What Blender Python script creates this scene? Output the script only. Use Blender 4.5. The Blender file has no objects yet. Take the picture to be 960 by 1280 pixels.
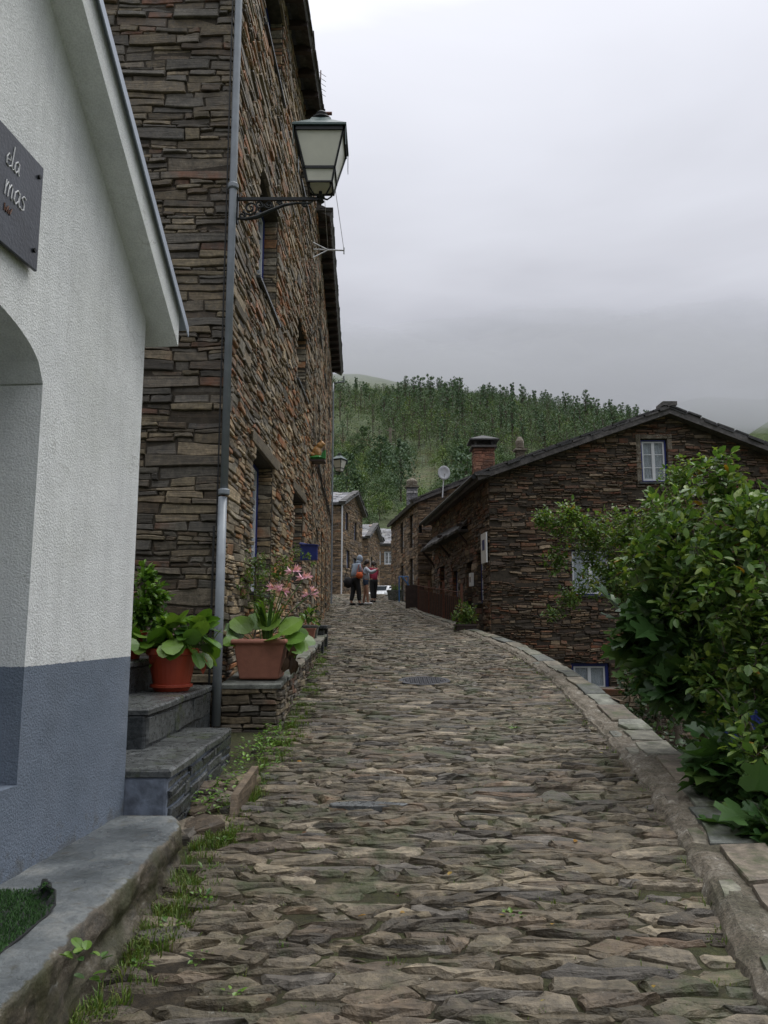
import bpy, math, random
from mathutils import Vector, Matrix, noise
from mathutils.geometry import delaunay_2d_cdt
R = math.radians
SC = bpy.context.scene
COL = SC.collection
rnd = random.Random(7)
U = rnd.uniform

# ------------------------------------------------------------ camera, sky, sun, exposure
F = 970.0; PITCH = math.atan(140 / 970); EYE = 1.6
cd = bpy.data.cameras.new('camera'); cam = bpy.data.objects.new('camera', cd); COL.objects.link(cam)
cam.location = (0, 0, EYE); cam.rotation_euler = (R(90) + PITCH, 0, 0)
cd.sensor_fit = 'VERTICAL'; cd.sensor_height = 36; cd.lens = 36 * F / 1280
cd.clip_start = .05; cd.clip_end = 8000
SC.camera = cam
SUN_EL, SUN_AZ = R(62), R(60)          # azimuth measured from +Y towards +X
w = bpy.data.worlds.new('World'); SC.world = w; w.use_nodes = True
nt = w.node_tree; nt.nodes.clear()
def wn(t, **k):
    n = nt.nodes.new(t)
    for a, b in k.items(): setattr(n, a, b)
    return n
out = wn('ShaderNodeOutputWorld'); bg = wn('ShaderNodeBackground'); bg.inputs[1].default_value = .1
sky = wn('ShaderNodeTexSky', sky_type='NISHITA', sun_disc=False, sun_elevation=SUN_EL, sun_rotation=SUN_AZ)
tc = wn('ShaderNodeTexCoord'); sep = wn('ShaderNodeSeparateXYZ'); nt.links.new(tc.outputs['Generated'], sep.inputs[0])
mp = wn('ShaderNodeMapping'); mp.inputs['Scale'].default_value = (1, 1, 2.6); nt.links.new(tc.outputs['Generated'], mp.inputs[0])
nz = wn('ShaderNodeTexNoise'); nz.inputs['Scale'].default_value = 1.7; nz.inputs['Detail'].default_value = 5; nz.inputs['Roughness'].default_value = .45
nz.inputs['Distortion'].default_value = .4
nt.links.new(mp.outputs[0], nz.inputs[0])
m1 = wn('ShaderNodeMath', operation='MULTIPLY_ADD'); m1.inputs[1].default_value = .34; m1.inputs[2].default_value = -.17
nt.links.new(nz.outputs[0], m1.inputs[0])
m2 = wn('ShaderNodeMath', operation='ADD'); nt.links.new(sep.outputs[2], m2.inputs[0]); nt.links.new(m1.outputs[0], m2.inputs[1])
rp = wn('ShaderNodeValToRGB'); el = rp.color_ramp.elements
def ramp(cr, stops, interp='LINEAR'):
    cr.interpolation = interp
    while len(cr.elements) > 1: cr.elements.remove(cr.elements[-1])
    cr.elements[0].position = stops[0][0]; cr.elements[0].color = (*stops[0][1], 1)
    for p, c in stops[1:]:
        e = cr.elements.new(p); e.color = (*c, 1)
ramp(rp.color_ramp, [(0, (.09, .09, .095)), (.22, (.10, .102, .11)), (.30, (.13, .132, .143)), (.36, (.19, .193, .21)), (.43, (.255, .258, .28)), (.52, (.31, .315, .343)), (.66, (.365, .37, .40)), (.85, (.8, .81, .84)), (1, (1, 1, 1))])
nt.links.new(m2.outputs[0], rp.inputs[0])
sc_ = wn('ShaderNodeVectorMath', operation='SCALE'); sc_.inputs['Scale'].default_value = 11; nt.links.new(rp.outputs[0], sc_.inputs[0])
mx = wn('ShaderNodeMix', data_type='RGBA'); mx.inputs[0].default_value = .97
nt.links.new(sky.outputs[0], mx.inputs[6]); nt.links.new(sc_.outputs[0], mx.inputs[7])
nt.links.new(mx.outputs[2], bg.inputs[0]); nt.links.new(bg.outputs[0], out.inputs[0])
sl = bpy.data.lights.new('sun', 'SUN'); sl.energy = .5; sl.angle = R(25); sl.color = (1, .97, .92)
so = bpy.data.objects.new('sun', sl); COL.objects.link(so)
sd = Vector((math.sin(SUN_AZ) * math.cos(SUN_EL), math.cos(SUN_AZ) * math.cos(SUN_EL), math.sin(SUN_EL)))
so.rotation_euler = sd.to_track_quat('Z', 'Y').to_euler()
SC.view_settings.view_transform = 'Standard'; SC.view_settings.look = 'None'
SC.view_settings.exposure = 1.22; SC.view_settings.gamma = 1
SC.cycles.use_denoising = True; SC.cycles.max_bounces = 6; SC.cycles.volume_bounces = 2
SC.cycles.transparent_max_bounces = 6; SC.cycles.volume_step_rate = 2

def P(u, v, Y):
    """the point at forward distance Y seen at pixel (u, v) of the 960x1280 photograph"""
    x = (u - 480) / F; k = (640 - v) / F
    y = math.cos(PITCH) - math.sin(PITCH) * k; z = math.sin(PITCH) + math.cos(PITCH) * k
    return Vector((x * Y / y, Y, EYE + z * Y / y))
def interp(tab, x):
    if x <= tab[0][0]: return tab[0][1]
    for (a, p), (b, q) in zip(tab, tab[1:]):
        if x <= b: return p + (q - p) * (x - a) / (b - a)
    return tab[-1][1]
PROF = [(-6, -.2), (0, 0), (2.9, .10), (4.85, .26), (8, .55), (12, .9), (18, 1.42), (24, 1.93), (28, 2.27), (36, 2.93), (40, 3.1), (45, 3.0), (55, 2.7), (75, 3.2)]
XI = [(-3, 1.1), (2, 1.36), (3.3, 1.48), (4, 1.61), (5, 1.82), (6.6, 2.03), (8.5, 2.17), (11, 2.33), (14.3, 2.26), (16.6, 1.95), (19, 1.52), (24.5, .75), (32.5, 0), (45, -.5)]
XO = [(-3, 1.5), (2, 1.72), (3.3, 1.92), (4.5, 2.16), (6.4, 2.46), (9, 2.68), (12, 2.76), (14.8, 2.64), (16.9, 2.32), (19.2, 1.92), (24.7, 1.1), (32.7, .35), (45, -.15)]
XL = [(-3, -1.2), (3.2, -1.15), (4.4, -1.08), (6.6, -1.0), (8.5, -.95), (12.7, -1.05), (18, -1.5), (24.5, -1.75), (34.5, -2.4), (45, -2.6)]
def gz(y): return interp(PROF, y)
def fz(p, o=4): return noise.fractal(Vector(p), 1.0, 2.0, o)

# ------------------------------------------------------------ mesh helpers
class MB:
    def __init__(s): s.v = []; s.f = []; s.m = []
    def add(s, vs, fs, m=0):
        b = len(s.v); s.v.extend(tuple(p) for p in vs)
        for f in fs: s.f.append([b + i for i in f]); s.m.append(m)
    def box(s, c, d, rz=0, m=0, mat=None, taper=1):
        hx, hy, hz = d[0] / 2, d[1] / 2, d[2] / 2
        vs = [Vector((x * hx * (taper if z > 0 else 1), y * hy * (taper if z > 0 else 1), z * hz)) for z in (-1, 1) for x, y in ((-1, -1), (1, -1), (1, 1), (-1, 1))]
        M = mat if mat is not None else Matrix.Rotation(rz, 4, 'Z')
        s.add([Vector(c) + (M @ p) for p in vs], [(3, 2, 1, 0), (4, 5, 6, 7), (0, 1, 5, 4), (1, 2, 6, 5), (2, 3, 7, 6), (3, 0, 4, 7)], m)
    def prism(s, poly, off, m=0):
        """closed polygon (list of Vectors) extruded by off"""
        n = len(poly); o = Vector(off); poly = [Vector(p) for p in poly]
        s.add(poly + [p + o for p in poly], [list(range(n))[::-1], list(range(n, 2 * n))] + [(i, (i + 1) % n, n + (i + 1) % n, n + i) for i in range(n)], m)
    def tube(s, pts, r, n=6, m=0, caps=True):
        pts = [Vector(p) for p in pts]; k = len(pts)
        rs = r if isinstance(r, (list, tuple)) else [r] * k
        vs = []; up = Vector((0, 0, 1)); last = None
        for i, p in enumerate(pts):
            d = (pts[min(i + 1, k - 1)] - pts[max(i - 1, 0)])
            if d.length < 1e-9: d = Vector((0, 0, 1))
            d.normalize()
            if last is None: a = d.cross(up if abs(d.z) < .95 else Vector((1, 0, 0)))
            else: a = last - d * last.dot(d)
            if a.length < 1e-6: a = d.orthogonal()
            a.normalize(); last = a; b = d.cross(a)
            vs += [p + (a * math.cos(2 * math.pi * j / n) + b * math.sin(2 * math.pi * j / n)) * rs[i] for j in range(n)]
        fs = [(i * n + j, i * n + (j + 1) % n, (i + 1) * n + (j + 1) % n, (i + 1) * n + j) for i in range(k - 1) for j in range(n)]
        if caps: fs += [list(range(n))[::-1], [(k - 1) * n + j for j in range(n)]]
        s.add(vs, fs, m)
    def lathe(s, c, prof, n=20, m=0, sx=1, sy=1):
        c = Vector(c)
        vs = [c + Vector((r * math.cos(2 * math.pi * j / n) * sx, r * math.sin(2 * math.pi * j / n) * sy, z)) for r, z in prof for j in range(n)]
        k = len(prof)
        fs = [(i * n + j, i * n + (j + 1) % n, (i + 1) * n + (j + 1) % n, (i + 1) * n + j) for i in range(k - 1) for j in range(n)]
        fs += [list(range(n))[::-1], [(k - 1) * n + j for j in range(n)]]
        s.add(vs, fs, m)
    def frustum(s, c, prof, m=0):
        """square rings (half size, z)"""
        c = Vector(c); k = len(prof)
        vs = [c + Vector((x * r, y * r, z)) for r, z in prof for x, y in ((-1, -1), (1, -1), (1, 1), (-1, 1))]
        fs = [(i * 4 + j, i * 4 + (j + 1) % 4, (i + 1) * 4 + (j + 1) % 4, (i + 1) * 4 + j) for i in range(k - 1) for j in range(4)] + [(3, 2, 1, 0), [(k - 1) * 4 + j for j in range(4)]]
        s.add(vs, fs, m)
    def blob(s, c, r, n=10, m=0, jit=0, M=None):
        c = Vector(c); vs = []; fs = []; k = n // 2 + 1
        rr = r if isinstance(r, (list, tuple)) else (r, r, r)
        for i in range(k + 1):
            th = math.pi * i / k
            for j in range(n):
                ph = 2 * math.pi * j / n
                q = Vector((math.sin(th) * math.cos(ph) * rr[0], math.sin(th) * math.sin(ph) * rr[1], math.cos(th) * rr[2]))
                if jit: q *= 1 + jit * noise.noise(q * 3 / max(rr) + c)
                vs.append(c + (M @ q if M is not None else q))
        fs = [(i * n + j, (i + 1) * n + j, (i + 1) * n + (j + 1) % n, i * n + (j + 1) % n) for i in range(k) for j in range(n)]
        s.add(vs, fs, m)
    def build(s, name, mats, parent=None, smooth=False, bevel=0):
        me = bpy.data.meshes.new(name); org = Vector((0, 0, 0))
        if parent is not None: org = Vector(ORG.get(parent.name, (0, 0, 0)))
        me.from_pydata([(p[0] - org.x, p[1] - org.y, p[2] - org.z) for p in s.v], [], s.f)
        if not isinstance(mats, (list, tuple)): mats = [mats]
        for q in mats: me.materials.append(q)
        if len(mats) > 1: me.polygons.foreach_set('material_index', s.m)
        if smooth: me.polygons.foreach_set('use_smooth', [True] * len(s.f))
        me.update()
        o = bpy.data.objects.new(name, me); COL.objects.link(o)
        if parent is not None: o.parent = parent; ORG[o.name] = tuple(org)
        if bevel:
            b = o.modifiers.new('bevel', 'BEVEL'); b.width = bevel; b.segments = 2; b.limit_method = 'ANGLE'
        return o
ORG = {}   # world origin of every parent, so that children can be written in world coordinates
def thing(name, label, cat, loc=(0, 0, 0), group=None):
    o = bpy.data.objects.new(name, None); COL.objects.link(o); o.location = loc; o.empty_display_size = .1
    ORG[o.name] = tuple(loc); return tag(o, label, cat, group)
def tag(o, label=None, cat=None, group=None, kind=None):
    if label: o['label'] = label
    if cat: o['category'] = cat
    if group: o['group'] = group
    if kind: o['kind'] = kind
    return o
def dup(root, loc, rz=None, scale=None, label=None, group=None):
    def cp(o, par):
        c = o.copy(); COL.objects.link(c)
        if par is not None: c.parent = par
        for ch in [x for x in bpy.data.objects if x.parent == o]: cp(ch, c)
        return c
    r = cp(root, None); r.location = loc
    if rz is not None: r.rotation_euler = (0, 0, rz)
    if scale: r.scale = scale if isinstance(scale, tuple) else (scale,) * 3
    if label: r['label'] = label
    if group: r['group'] = group
    return r

# ------------------------------------------------------------ materials
def mat(name): 
    m = bpy.data.materials.new(name); m.use_nodes = True; return m, m.node_tree, m.node_tree.nodes['Principled BSDF']
def N(t, typ, ins=None, **k):
    n = t.nodes.new(typ)
    for a, b in k.items(): setattr(n, a, b)
    for a, b in (ins or {}).items():
        if hasattr(b, 'is_linked'): t.links.new(b, n.inputs[a])
        else: n.inputs[a].default_value = b
    return n
def tcmap(t, scale=(1, 1, 1), src='Object'):
    tc = N(t, 'ShaderNodeTexCoord'); return N(t, 'ShaderNodeMapping', {0: tc.outputs[src], 'Scale': scale}).outputs[0]
def noise_n(t, vec, scale, detail=4, rough=.55): return N(t, 'ShaderNodeTexNoise', {0: vec, 'Scale': scale, 'Detail': detail, 'Roughness': rough}).outputs[0]
def rampn(t, fac, stops, interp='LINEAR'):
    n = N(t, 'ShaderNodeValToRGB', {0: fac}); ramp(n.color_ramp, stops, interp); return n.outputs[0]
def mixc(t, fac, a, b, mode='MIX'):
    n = N(t, 'ShaderNodeMix', data_type='RGBA', blend_type=mode)
    for i, q in ((0, fac), (6, a), (7, b)):
        if hasattr(q, 'is_linked'): t.links.new(q, n.inputs[i])
        else: n.inputs[i].default_value = q if i == 0 else (*q, 1)
    return n.outputs[2]
def g3(v): return (v, v, v)
def simple(name, col, rough=.6, metal=0, var=.12, scale=8, bump=0, bscale=60, spec=.5):
    m, t, b = mat(name); v = tcmap(t)
    n = noise_n(t, v, scale)
    c = mixc(t, 1, col, rampn(t, n, [(.3, g3(1 - var)), (.7, g3(1 + var))]), 'MULTIPLY')
    t.links.new(c, b.inputs['Base Color']); b.inputs['Roughness'].default_value = rough; b.inputs['Metallic'].default_value = metal
    b.inputs['Specular IOR Level'].default_value = spec
    if bump:
        bn = N(t, 'ShaderNodeBump', {'Height': noise_n(t, v, bscale, 3), 'Strength': bump, 'Distance': .01}); t.links.new(bn.outputs[0], b.inputs['Normal'])
    return m
def stone_mat(name, cols, rust=.3, rustcol=(.25, .10, .04), rough=(.5, .8), lam=(2.5, 2.5, 40), moss=0, bump=.5, speck=.25, big=None):
    """slate: every stone (mesh island) has a colour of its own, plus fine layering, rust and lichen"""
    m, t, b = mat(name); tc = N(t, 'ShaderNodeTexCoord').outputs['Object']
    isl = N(t, 'ShaderNodeNewGeometry').outputs['Random Per Island']
    k = len(cols); c = rampn(t, isl, [(i / k, q) for i, q in enumerate(cols)], 'CONSTANT')
    h = N(t, 'ShaderNodeMath', {0: isl, 1: 37.31}, operation='MULTIPLY'); h = N(t, 'ShaderNodeMath', {0: h.outputs[0]}, operation='FRACT').outputs[0]
    c = mixc(t, 1, c, rampn(t, h, [(0, g3(.68)), (1, g3(1.28))]), 'MULTIPLY')
    lamv = N(t, 'ShaderNodeMapping', {0: tc, 'Scale': lam}).outputs[0]
    ln = noise_n(t, lamv, 1.6, 6, .65); c = mixc(t, .85, c, rampn(t, ln, [(.28, g3(.45)), (.5, g3(1)), (.75, g3(1.5))]), 'MULTIPLY')
    fn = noise_n(t, tc, 22, 5, .7); c = mixc(t, .7, c, rampn(t, fn, [(.3, g3(.42)), (.5, g3(1)), (.7, g3(1.7))]), 'MULTIPLY')
    if rust:
        rn = noise_n(t, tc, .9, 3); h2 = N(t, 'ShaderNodeMath', {0: isl, 1: 91.7}, operation='MULTIPLY'); h2 = N(t, 'ShaderNodeMath', {0: h2.outputs[0]}, operation='FRACT').outputs[0]
        a = N(t, 'ShaderNodeMath', {0: rn, 1: h2, 2: 0}, operation='MULTIPLY').outputs[0]
        fac = rampn(t, a, [(.55 - rust * .35, g3(0)), (.62 - rust * .3, g3(.85))])
        fac = mixc(t, 1, fac, rampn(t, noise_n(t, tc, 9, 4), [(.35, g3(.25)), (.6, g3(1))]), 'MULTIPLY')
        c = mixc(t, fac, c, rustcol)
    if speck:
        li = rampn(t, noise_n(t, tc, 34, 4, .6), [(.66, g3(0)), (.72, g3(speck))]); c = mixc(t, li, c, (.42, .42, .36))
    c = mixc(t, .8, c, rampn(t, noise_n(t, tc, 6, 5, .65), [(.34, g3(.6)), (.5, g3(1)), (.66, g3(1.4))]), 'MULTIPLY')
    if moss:
        mn = rampn(t, noise_n(t, tc, 2.3, 6, .7), [(.62 - moss * .3, g3(0)), (.75 - moss * .3, g3(.8))]); c = mixc(t, mn, c, (.045, .06, .018))
    if big:
        c = mixc(t, 1, c, rampn(t, noise_n(t, tc, big[0], 3), [(.35, big[1]), (.65, big[2])]), 'MULTIPLY')
    t.links.new(c, b.inputs['Base Color'])
    t.links.new(rampn(t, fn, [(.3, g3(rough[0])), (.7, g3(rough[1]))]), b.inputs['Roughness'])
    hs = N(t, 'ShaderNodeMath', {0: ln, 1: fn}, operation='ADD').outputs[0]
    bn = N(t, 'ShaderNodeBump', {'Height': hs, 'Strength': bump, 'Distance': .02}); t.links.new(bn.outputs[0], b.inputs['Normal'])
    return m
def leaf_mat(name, cols, rough=.42, trans=.25, vein=True):
    m, t, b = mat(name); tc = N(t, 'ShaderNodeTexCoord').outputs['Object']
    isl = N(t, 'ShaderNodeNewGeometry').outputs['Random Per Island']; k = len(cols)
    c = rampn(t, isl, [(i / max(1, k - 1), q) for i, q in enumerate(cols)])
    c = mixc(t, .6, c, rampn(t, noise_n(t, tc, 2.2, 3), [(.3, g3(.6)), (.7, g3(1.35))]), 'MULTIPLY')
    t.links.new(c, b.inputs['Base Color']); b.inputs['Roughness'].default_value = rough; b.inputs['Specular IOR Level'].default_value = .4
    if vein:
        bn = N(t, 'ShaderNodeBump', {'Height': noise_n(t, tc, 60, 2), 'Strength': .25, 'Distance': .01}); t.links.new(bn.outputs[0], b.inputs['Normal'])
    if trans:
        tr = N(t, 'ShaderNodeBsdfTranslucent', {0: mixc(t, 1, c, (1.3, 1.35, .6), 'MULTIPLY')}); ms = N(t, 'ShaderNodeMixShader', {0: trans, 1: b.outputs[0], 2: tr.outputs[0]})
        t.links.new(ms.outputs[0], t.nodes['Material Output'].inputs[0])
    return m
M = {}
M['gable'] = stone_mat('gable_slate', [(0.128, 0.100, 0.062), (0.094, 0.078, 0.056), (0.144, 0.116, 0.072), (0.073, 0.063, 0.049), (0.118, 0.098, 0.071), (0.160, 0.127, 0.082), (0.088, 0.065, 0.042), (0.101, 0.090, 0.072)], rust=.24, rustcol=(.17, .07, .035), lam=(1.6, 1.6, 34))
M['facade'] = stone_mat('facade_slate', [(0.213, 0.167, 0.105), (0.156, 0.130, 0.090), (0.271, 0.211, 0.131), (0.116, 0.099, 0.076), (0.242, 0.173, 0.100), (0.190, 0.167, 0.125), (0.322, 0.259, 0.171), (0.254, 0.140, 0.065), (0.231, 0.205, 0.156)], rust=.42, rustcol=(.36, .13, .04), lam=(1.6, 1.6, 34), big=(.35, (.85, .85, .87), (1.15, 1.1, 1.0)))
M['house'] = stone_mat('dark_slate', [(0.110, 0.070, 0.041), (0.079, 0.057, 0.037), (0.126, 0.090, 0.054), (0.050, 0.040, 0.029), (0.146, 0.100, 0.058), (0.096, 0.073, 0.046), (0.210, 0.165, 0.111), (0.136, 0.070, 0.037), (0.068, 0.050, 0.035)], rust=.36, rustcol=(.20, .07, .032), lam=(2, 2, 30), big=(.22, (.8, .78, .78), (1.2, 1.15, 1.1)))
M['house_far'] = stone_mat('brown_slate', [(.20, .14, .085), (.16, .115, .075), (.24, .17, .105), (.12, .09, .07), (.22, .15, .09)], rust=.3, rustcol=(.26, .12, .055), lam=(2, 2, 20))
M['paving'] = stone_mat('paving_slate', [(0.131, 0.105, 0.069), (0.105, 0.088, 0.058), (0.169, 0.140, 0.095), (0.072, 0.059, 0.042), (0.126, 0.103, 0.066), (0.114, 0.096, 0.064), (0.199, 0.166, 0.118), (0.126, 0.097, 0.066), (0.102, 0.090, 0.074), (0.088, 0.071, 0.048)], rust=.1, rustcol=(.17, .10, .055), lam=(4, 14, 14), rough=(.42, .75), moss=.30, bump=.9, speck=.35)
M['coping'] = stone_mat('coping_slate', [(0.128, 0.131, 0.108), (0.154, 0.149, 0.117), (0.110, 0.117, 0.104), (0.167, 0.149, 0.113), (0.141, 0.117, 0.090)], rust=.15, rustcol=(.18, .10, .05), lam=(5, 5, 14), rough=(.6, .85), moss=.3, bump=.5)
M['slab'] = stone_mat('step_slate', [(.055, .062, .066), (.075, .08, .08), (.048, .052, .052)], rust=0, lam=(5, 5, 30), rough=(.16, .45), moss=.16, bump=.4)
M['roofslate'] = stone_mat('roof_slate', [(.16, .165, .18), (.20, .20, .21), (.13, .13, .14), (.24, .235, .23)], rust=.1, lam=(6, 6, 6), rough=(.35, .6), bump=.3)
M['roofdark'] = stone_mat('dark_roof_slate', [(.05, .048, .048), (.07, .065, .062), (.04, .04, .042)], rust=0, lam=(6, 6, 6), rough=(.5, .8), bump=.4, speck=.12)
M['mortar'] = simple('dark_mortar', (.05, .041, .03), .95, var=.4, scale=12, bump=.6)
M['mortarlight'] = simple('dusty_mortar', (.075, .065, .05), .95, var=.4, scale=12, bump=.6)
M['metal'] = simple('galvanised_metal', (.36, .40, .45), .38, .55, .1)
M['pipe'] = simple('grey_downpipe_paint', (.21, .235, .26), .42, .15, .12)
M['iron'] = simple('black_iron', (.012, .014, .014), .45, .4, .2, bump=.15)
M['green_iron'] = simple('dark_green_paint', (.05, .085, .08), .38, .1, .15)
M['frosted'] = simple('frosted_lamp_glass', (.62, .62, .52), .35, 0, .08, 4)
M['blue'] = simple('blue_paint', (.012, .025, .16), .4, 0, .12)
M['white_paint'] = simple('white_paint', (.62, .64, .66), .45, 0, .06)
M['curtain'] = simple('white_curtain', (.42, .46, .48), .9, 0, .12, 20)
M['glass'] = simple('dark_glass', (.03, .04, .05), .08, 0, .1)
M['darkwood'] = simple('dark_wood', (.035, .022, .018), .6, 0, .3, 15, .3)
M['rustred'] = simple('rusty_red_sheet', (.035, .02, .016), .7, .1, .35, 6, .3)
M['rust'] = simple('rust', (.12, .05, .03), .8, .2, .3, 20, .3)
M['terracotta'] = simple('terracotta_planter', (.28, .115, .075), .6, 0, .12, 14, .15)
M['redpot'] = simple('red_pot_plastic', (.36, .055, .025), .45, 0, .1, 6)
M['soil'] = simple('dark_soil', (.03, .022, .015), .95, 0, .4, 30, .8)
M['plaster_sign'] = simple('white_plate', (.65, .66, .66), .5, 0, .05)
M['grey_plastic'] = simple('pale_grey_plastic', (.5, .52, .55), .5, 0, .08)
M['brick'] = stone_mat('chimney_brick', [(0.196, 0.085, 0.050), (0.154, 0.072, 0.045), (0.238, 0.119, 0.072)], rust=0, lam=(4, 4, 20))
M['bark'] = simple('branch_bark', (.07, .055, .04), .85, 0, .35, 20, .6)
M['rubber'] = simple('black_rubber', (.015, .015, .015), .6)
M['leaf_broad'] = leaf_mat('broad_leaf', [(0.044, 0.090, 0.023), (0.077, 0.149, 0.037), (0.111, 0.191, 0.044), (0.061, 0.128, 0.033), (0.200, 0.266, 0.058), (0.145, 0.224, 0.065)], trans=.32)
M['leaf_fig'] = leaf_mat('fig_leaf', [(0.032, 0.079, 0.023), (0.048, 0.106, 0.032), (0.070, 0.142, 0.042), (0.043, 0.095, 0.032), (0.128, 0.201, 0.053)], rough=.36)
M['leaf_small'] = leaf_mat('small_leaf', [(0.057, 0.113, 0.025), (0.092, 0.164, 0.038), (0.127, 0.209, 0.048), (0.075, 0.140, 0.035), (0.230, 0.253, 0.055)], trans=.32)
M['leaf_dark'] = leaf_mat('dark_leaf', [(.02, .045, .015), (.03, .06, .02), (.045, .08, .025)], rough=.5)
M['leaf_pot'] = leaf_mat('glossy_leaf', [(0.063, 0.145, 0.018), (0.108, 0.212, 0.027), (0.162, 0.272, 0.045), (0.081, 0.170, 0.027), (0.045, 0.102, 0.027)], rough=.35)
M['leaf_yellow'] = leaf_mat('yellow_leaf', [(.30, .22, .03), (.35, .16, .02), (.24, .22, .04)])
M['leaf_dead'] = leaf_mat('withered_leaf', [(.05, .025, .015), (.03, .02, .012), (.10, .05, .02)], rough=.8)
M['petal'] = leaf_mat('pink_petal', [(.58, .22, .36), (.72, .42, .52), (.62, .28, .42)], rough=.5, trans=.3)
M['stem'] = simple('green_stem', (.07, .13, .03), .5)
M['grass'] = leaf_mat('grass_blade', [(.06, .12, .018), (.10, .18, .03), (.16, .21, .05), (.12, .12, .04)], rough=.55, vein=False)
M['tree_a'] = leaf_mat('hill_foliage', [(0.050, 0.085, 0.040), (0.075, 0.124, 0.050), (0.096, 0.158, 0.058), (0.059, 0.104, 0.046), (0.122, 0.189, 0.067)], rough=.7, trans=.1, vein=False)
M['tree_b'] = leaf_mat('hill_foliage_blue', [(0.055, 0.094, 0.052), (0.074, 0.126, 0.064), (0.098, 0.159, 0.076)], rough=.7, trans=.1, vein=False)
M['tree_c'] = leaf_mat('hill_foliage_light', [(0.079, 0.141, 0.037), (0.109, 0.183, 0.042), (0.138, 0.210, 0.047), (0.150, 0.169, 0.047)], rough=.7, trans=.1, vein=False)

def soil_mat():
    m, t, b = mat('mossy_joint_soil'); v = N(t, 'ShaderNodeTexCoord').outputs['Object']
    c = rampn(t, noise_n(t, v, 18, 6, .7), [(.3, (.014, .010, .005)), (.5, (.035, .026, .014)), (.7, (.08, .06, .034))])
    f = rampn(t, noise_n(t, v, 1.3, 6, .65), [(.42, g3(0)), (.56, g3(.9))])
    c = mixc(t, f, c, rampn(t, noise_n(t, v, 30, 3), [(.3, (.025, .03, .008)), (.7, (.07, .075, .02))]))
    t.links.new(c, b.inputs['Base Color']); b.inputs['Roughness'].default_value = .9
    bn = N(t, 'ShaderNodeBump', {'Height': noise_n(t, v, 45, 6, .75), 'Strength': .9, 'Distance': .03}); t.links.new(bn.outputs[0], b.inputs['Normal'])
    return m
M['joint'] = soil_mat()
def cement_mat():
    m, t, b = mat('weathered_cement'); v = N(t, 'ShaderNodeTexCoord').outputs['Object']
    c = rampn(t, noise_n(t, v, 7, 8, .75), [(.3, (.085, .07, .05)), (.46, (.16, .135, .10)), (.58, (.22, .195, .155)), (.68, (.46, .44, .39))])
    f = rampn(t, noise_n(t, v, 2.1, 5), [(.52, g3(0)), (.66, g3(.6))]); c = mixc(t, f, c, (.05, .05, .025))
    ck = N(t, 'ShaderNodeTexVoronoi', {0: N(t, 'ShaderNodeVectorMath', {0: v, 1: N(t, 'ShaderNodeTexNoise', {0: v, 'Scale': 5.0, 'Detail': 5}).outputs[1]}, operation='ADD').outputs[0], 'Scale': 2.6}, feature='DISTANCE_TO_EDGE').outputs[0]
    c = mixc(t, rampn(t, ck, [(0, g3(.9)), (.012, g3(0))]), c, (.02, .017, .012))
    c = mixc(t, 1, c, rampn(t, noise_n(t, v, 60, 4, .7), [(.35, g3(.6)), (.65, g3(1.3))]), 'MULTIPLY')
    t.links.new(c, b.inputs['Base Color']); b.inputs['Roughness'].default_value = .85
    bn = N(t, 'ShaderNodeBump', {'Height': noise_n(t, v, 30, 8, .75), 'Strength': .9, 'Distance': .03}); t.links.new(bn.outputs[0], b.inputs['Normal'])
    return m
M['cement'] = cement_mat()
def ledge_mat():
    m, t, b = mat('painted_ledge'); tc = N(t, 'ShaderNodeTexCoord').outputs['Object']; g = N(t, 'ShaderNodeNewGeometry')
    top = rampn(t, noise_n(t, tc, 3, 7, .7), [(.28, (.055, .063, .062)), (.42, (.09, .102, .108)), (.55, (.135, .15, .155)), (.64, (.20, .21, .205)), (.74, (.10, .10, .07))])
    top = mixc(t, 1, top, rampn(t, noise_n(t, tc, 40, 3), [(.35, g3(.8)), (.7, g3(1.15))]), 'MULTIPLY')
    side = rampn(t, noise_n(t, N(t, 'ShaderNodeMapping', {0: tc, 'Scale': (6, 3, 9)}).outputs[0], 2.2, 8, .75), [(.3, (.025, .022, .018)), (.45, (.07, .062, .05)), (.55, (.12, .10, .075)), (.63, (.20, .18, .15)), (.72, (.45, .45, .42))])
    side = mixc(t, rampn(t, noise_n(t, tc, 2.6, 5), [(.45, g3(0)), (.62, g3(.75))]), side, (.05, .055, .02))
    nz_ = N(t, 'ShaderNodeSeparateXYZ', {0: g.outputs['Normal']}).outputs[2]
    nn = N(t, 'ShaderNodeMath', {0: nz_, 1: N(t, 'ShaderNodeMath', {0: noise_n(t, tc, 14, 5), 1: .9}, operation='MULTIPLY').outputs[0]}, operation='ADD').outputs[0]
    c = mixc(t, rampn(t, N(t, 'ShaderNodeMath', {0: nn, 1: .5}, operation='MULTIPLY').outputs[0], [(.60, g3(0)), (.68, g3(1))]), side, top)
    t.links.new(c, b.inputs['Base Color'])
    t.links.new(rampn(t, noise_n(t, tc, 3, 5), [(.4, g3(.25)), (.65, g3(.65))]), b.inputs['Roughness'])
    bn = N(t, 'ShaderNodeBump', {'Height': noise_n(t, tc, 24, 8, .7), 'Strength': .6, 'Distance': .03}); t.links.new(bn.outputs[0], b.inputs['Normal'])
    return m
M['ledge'] = ledge_mat()
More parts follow.
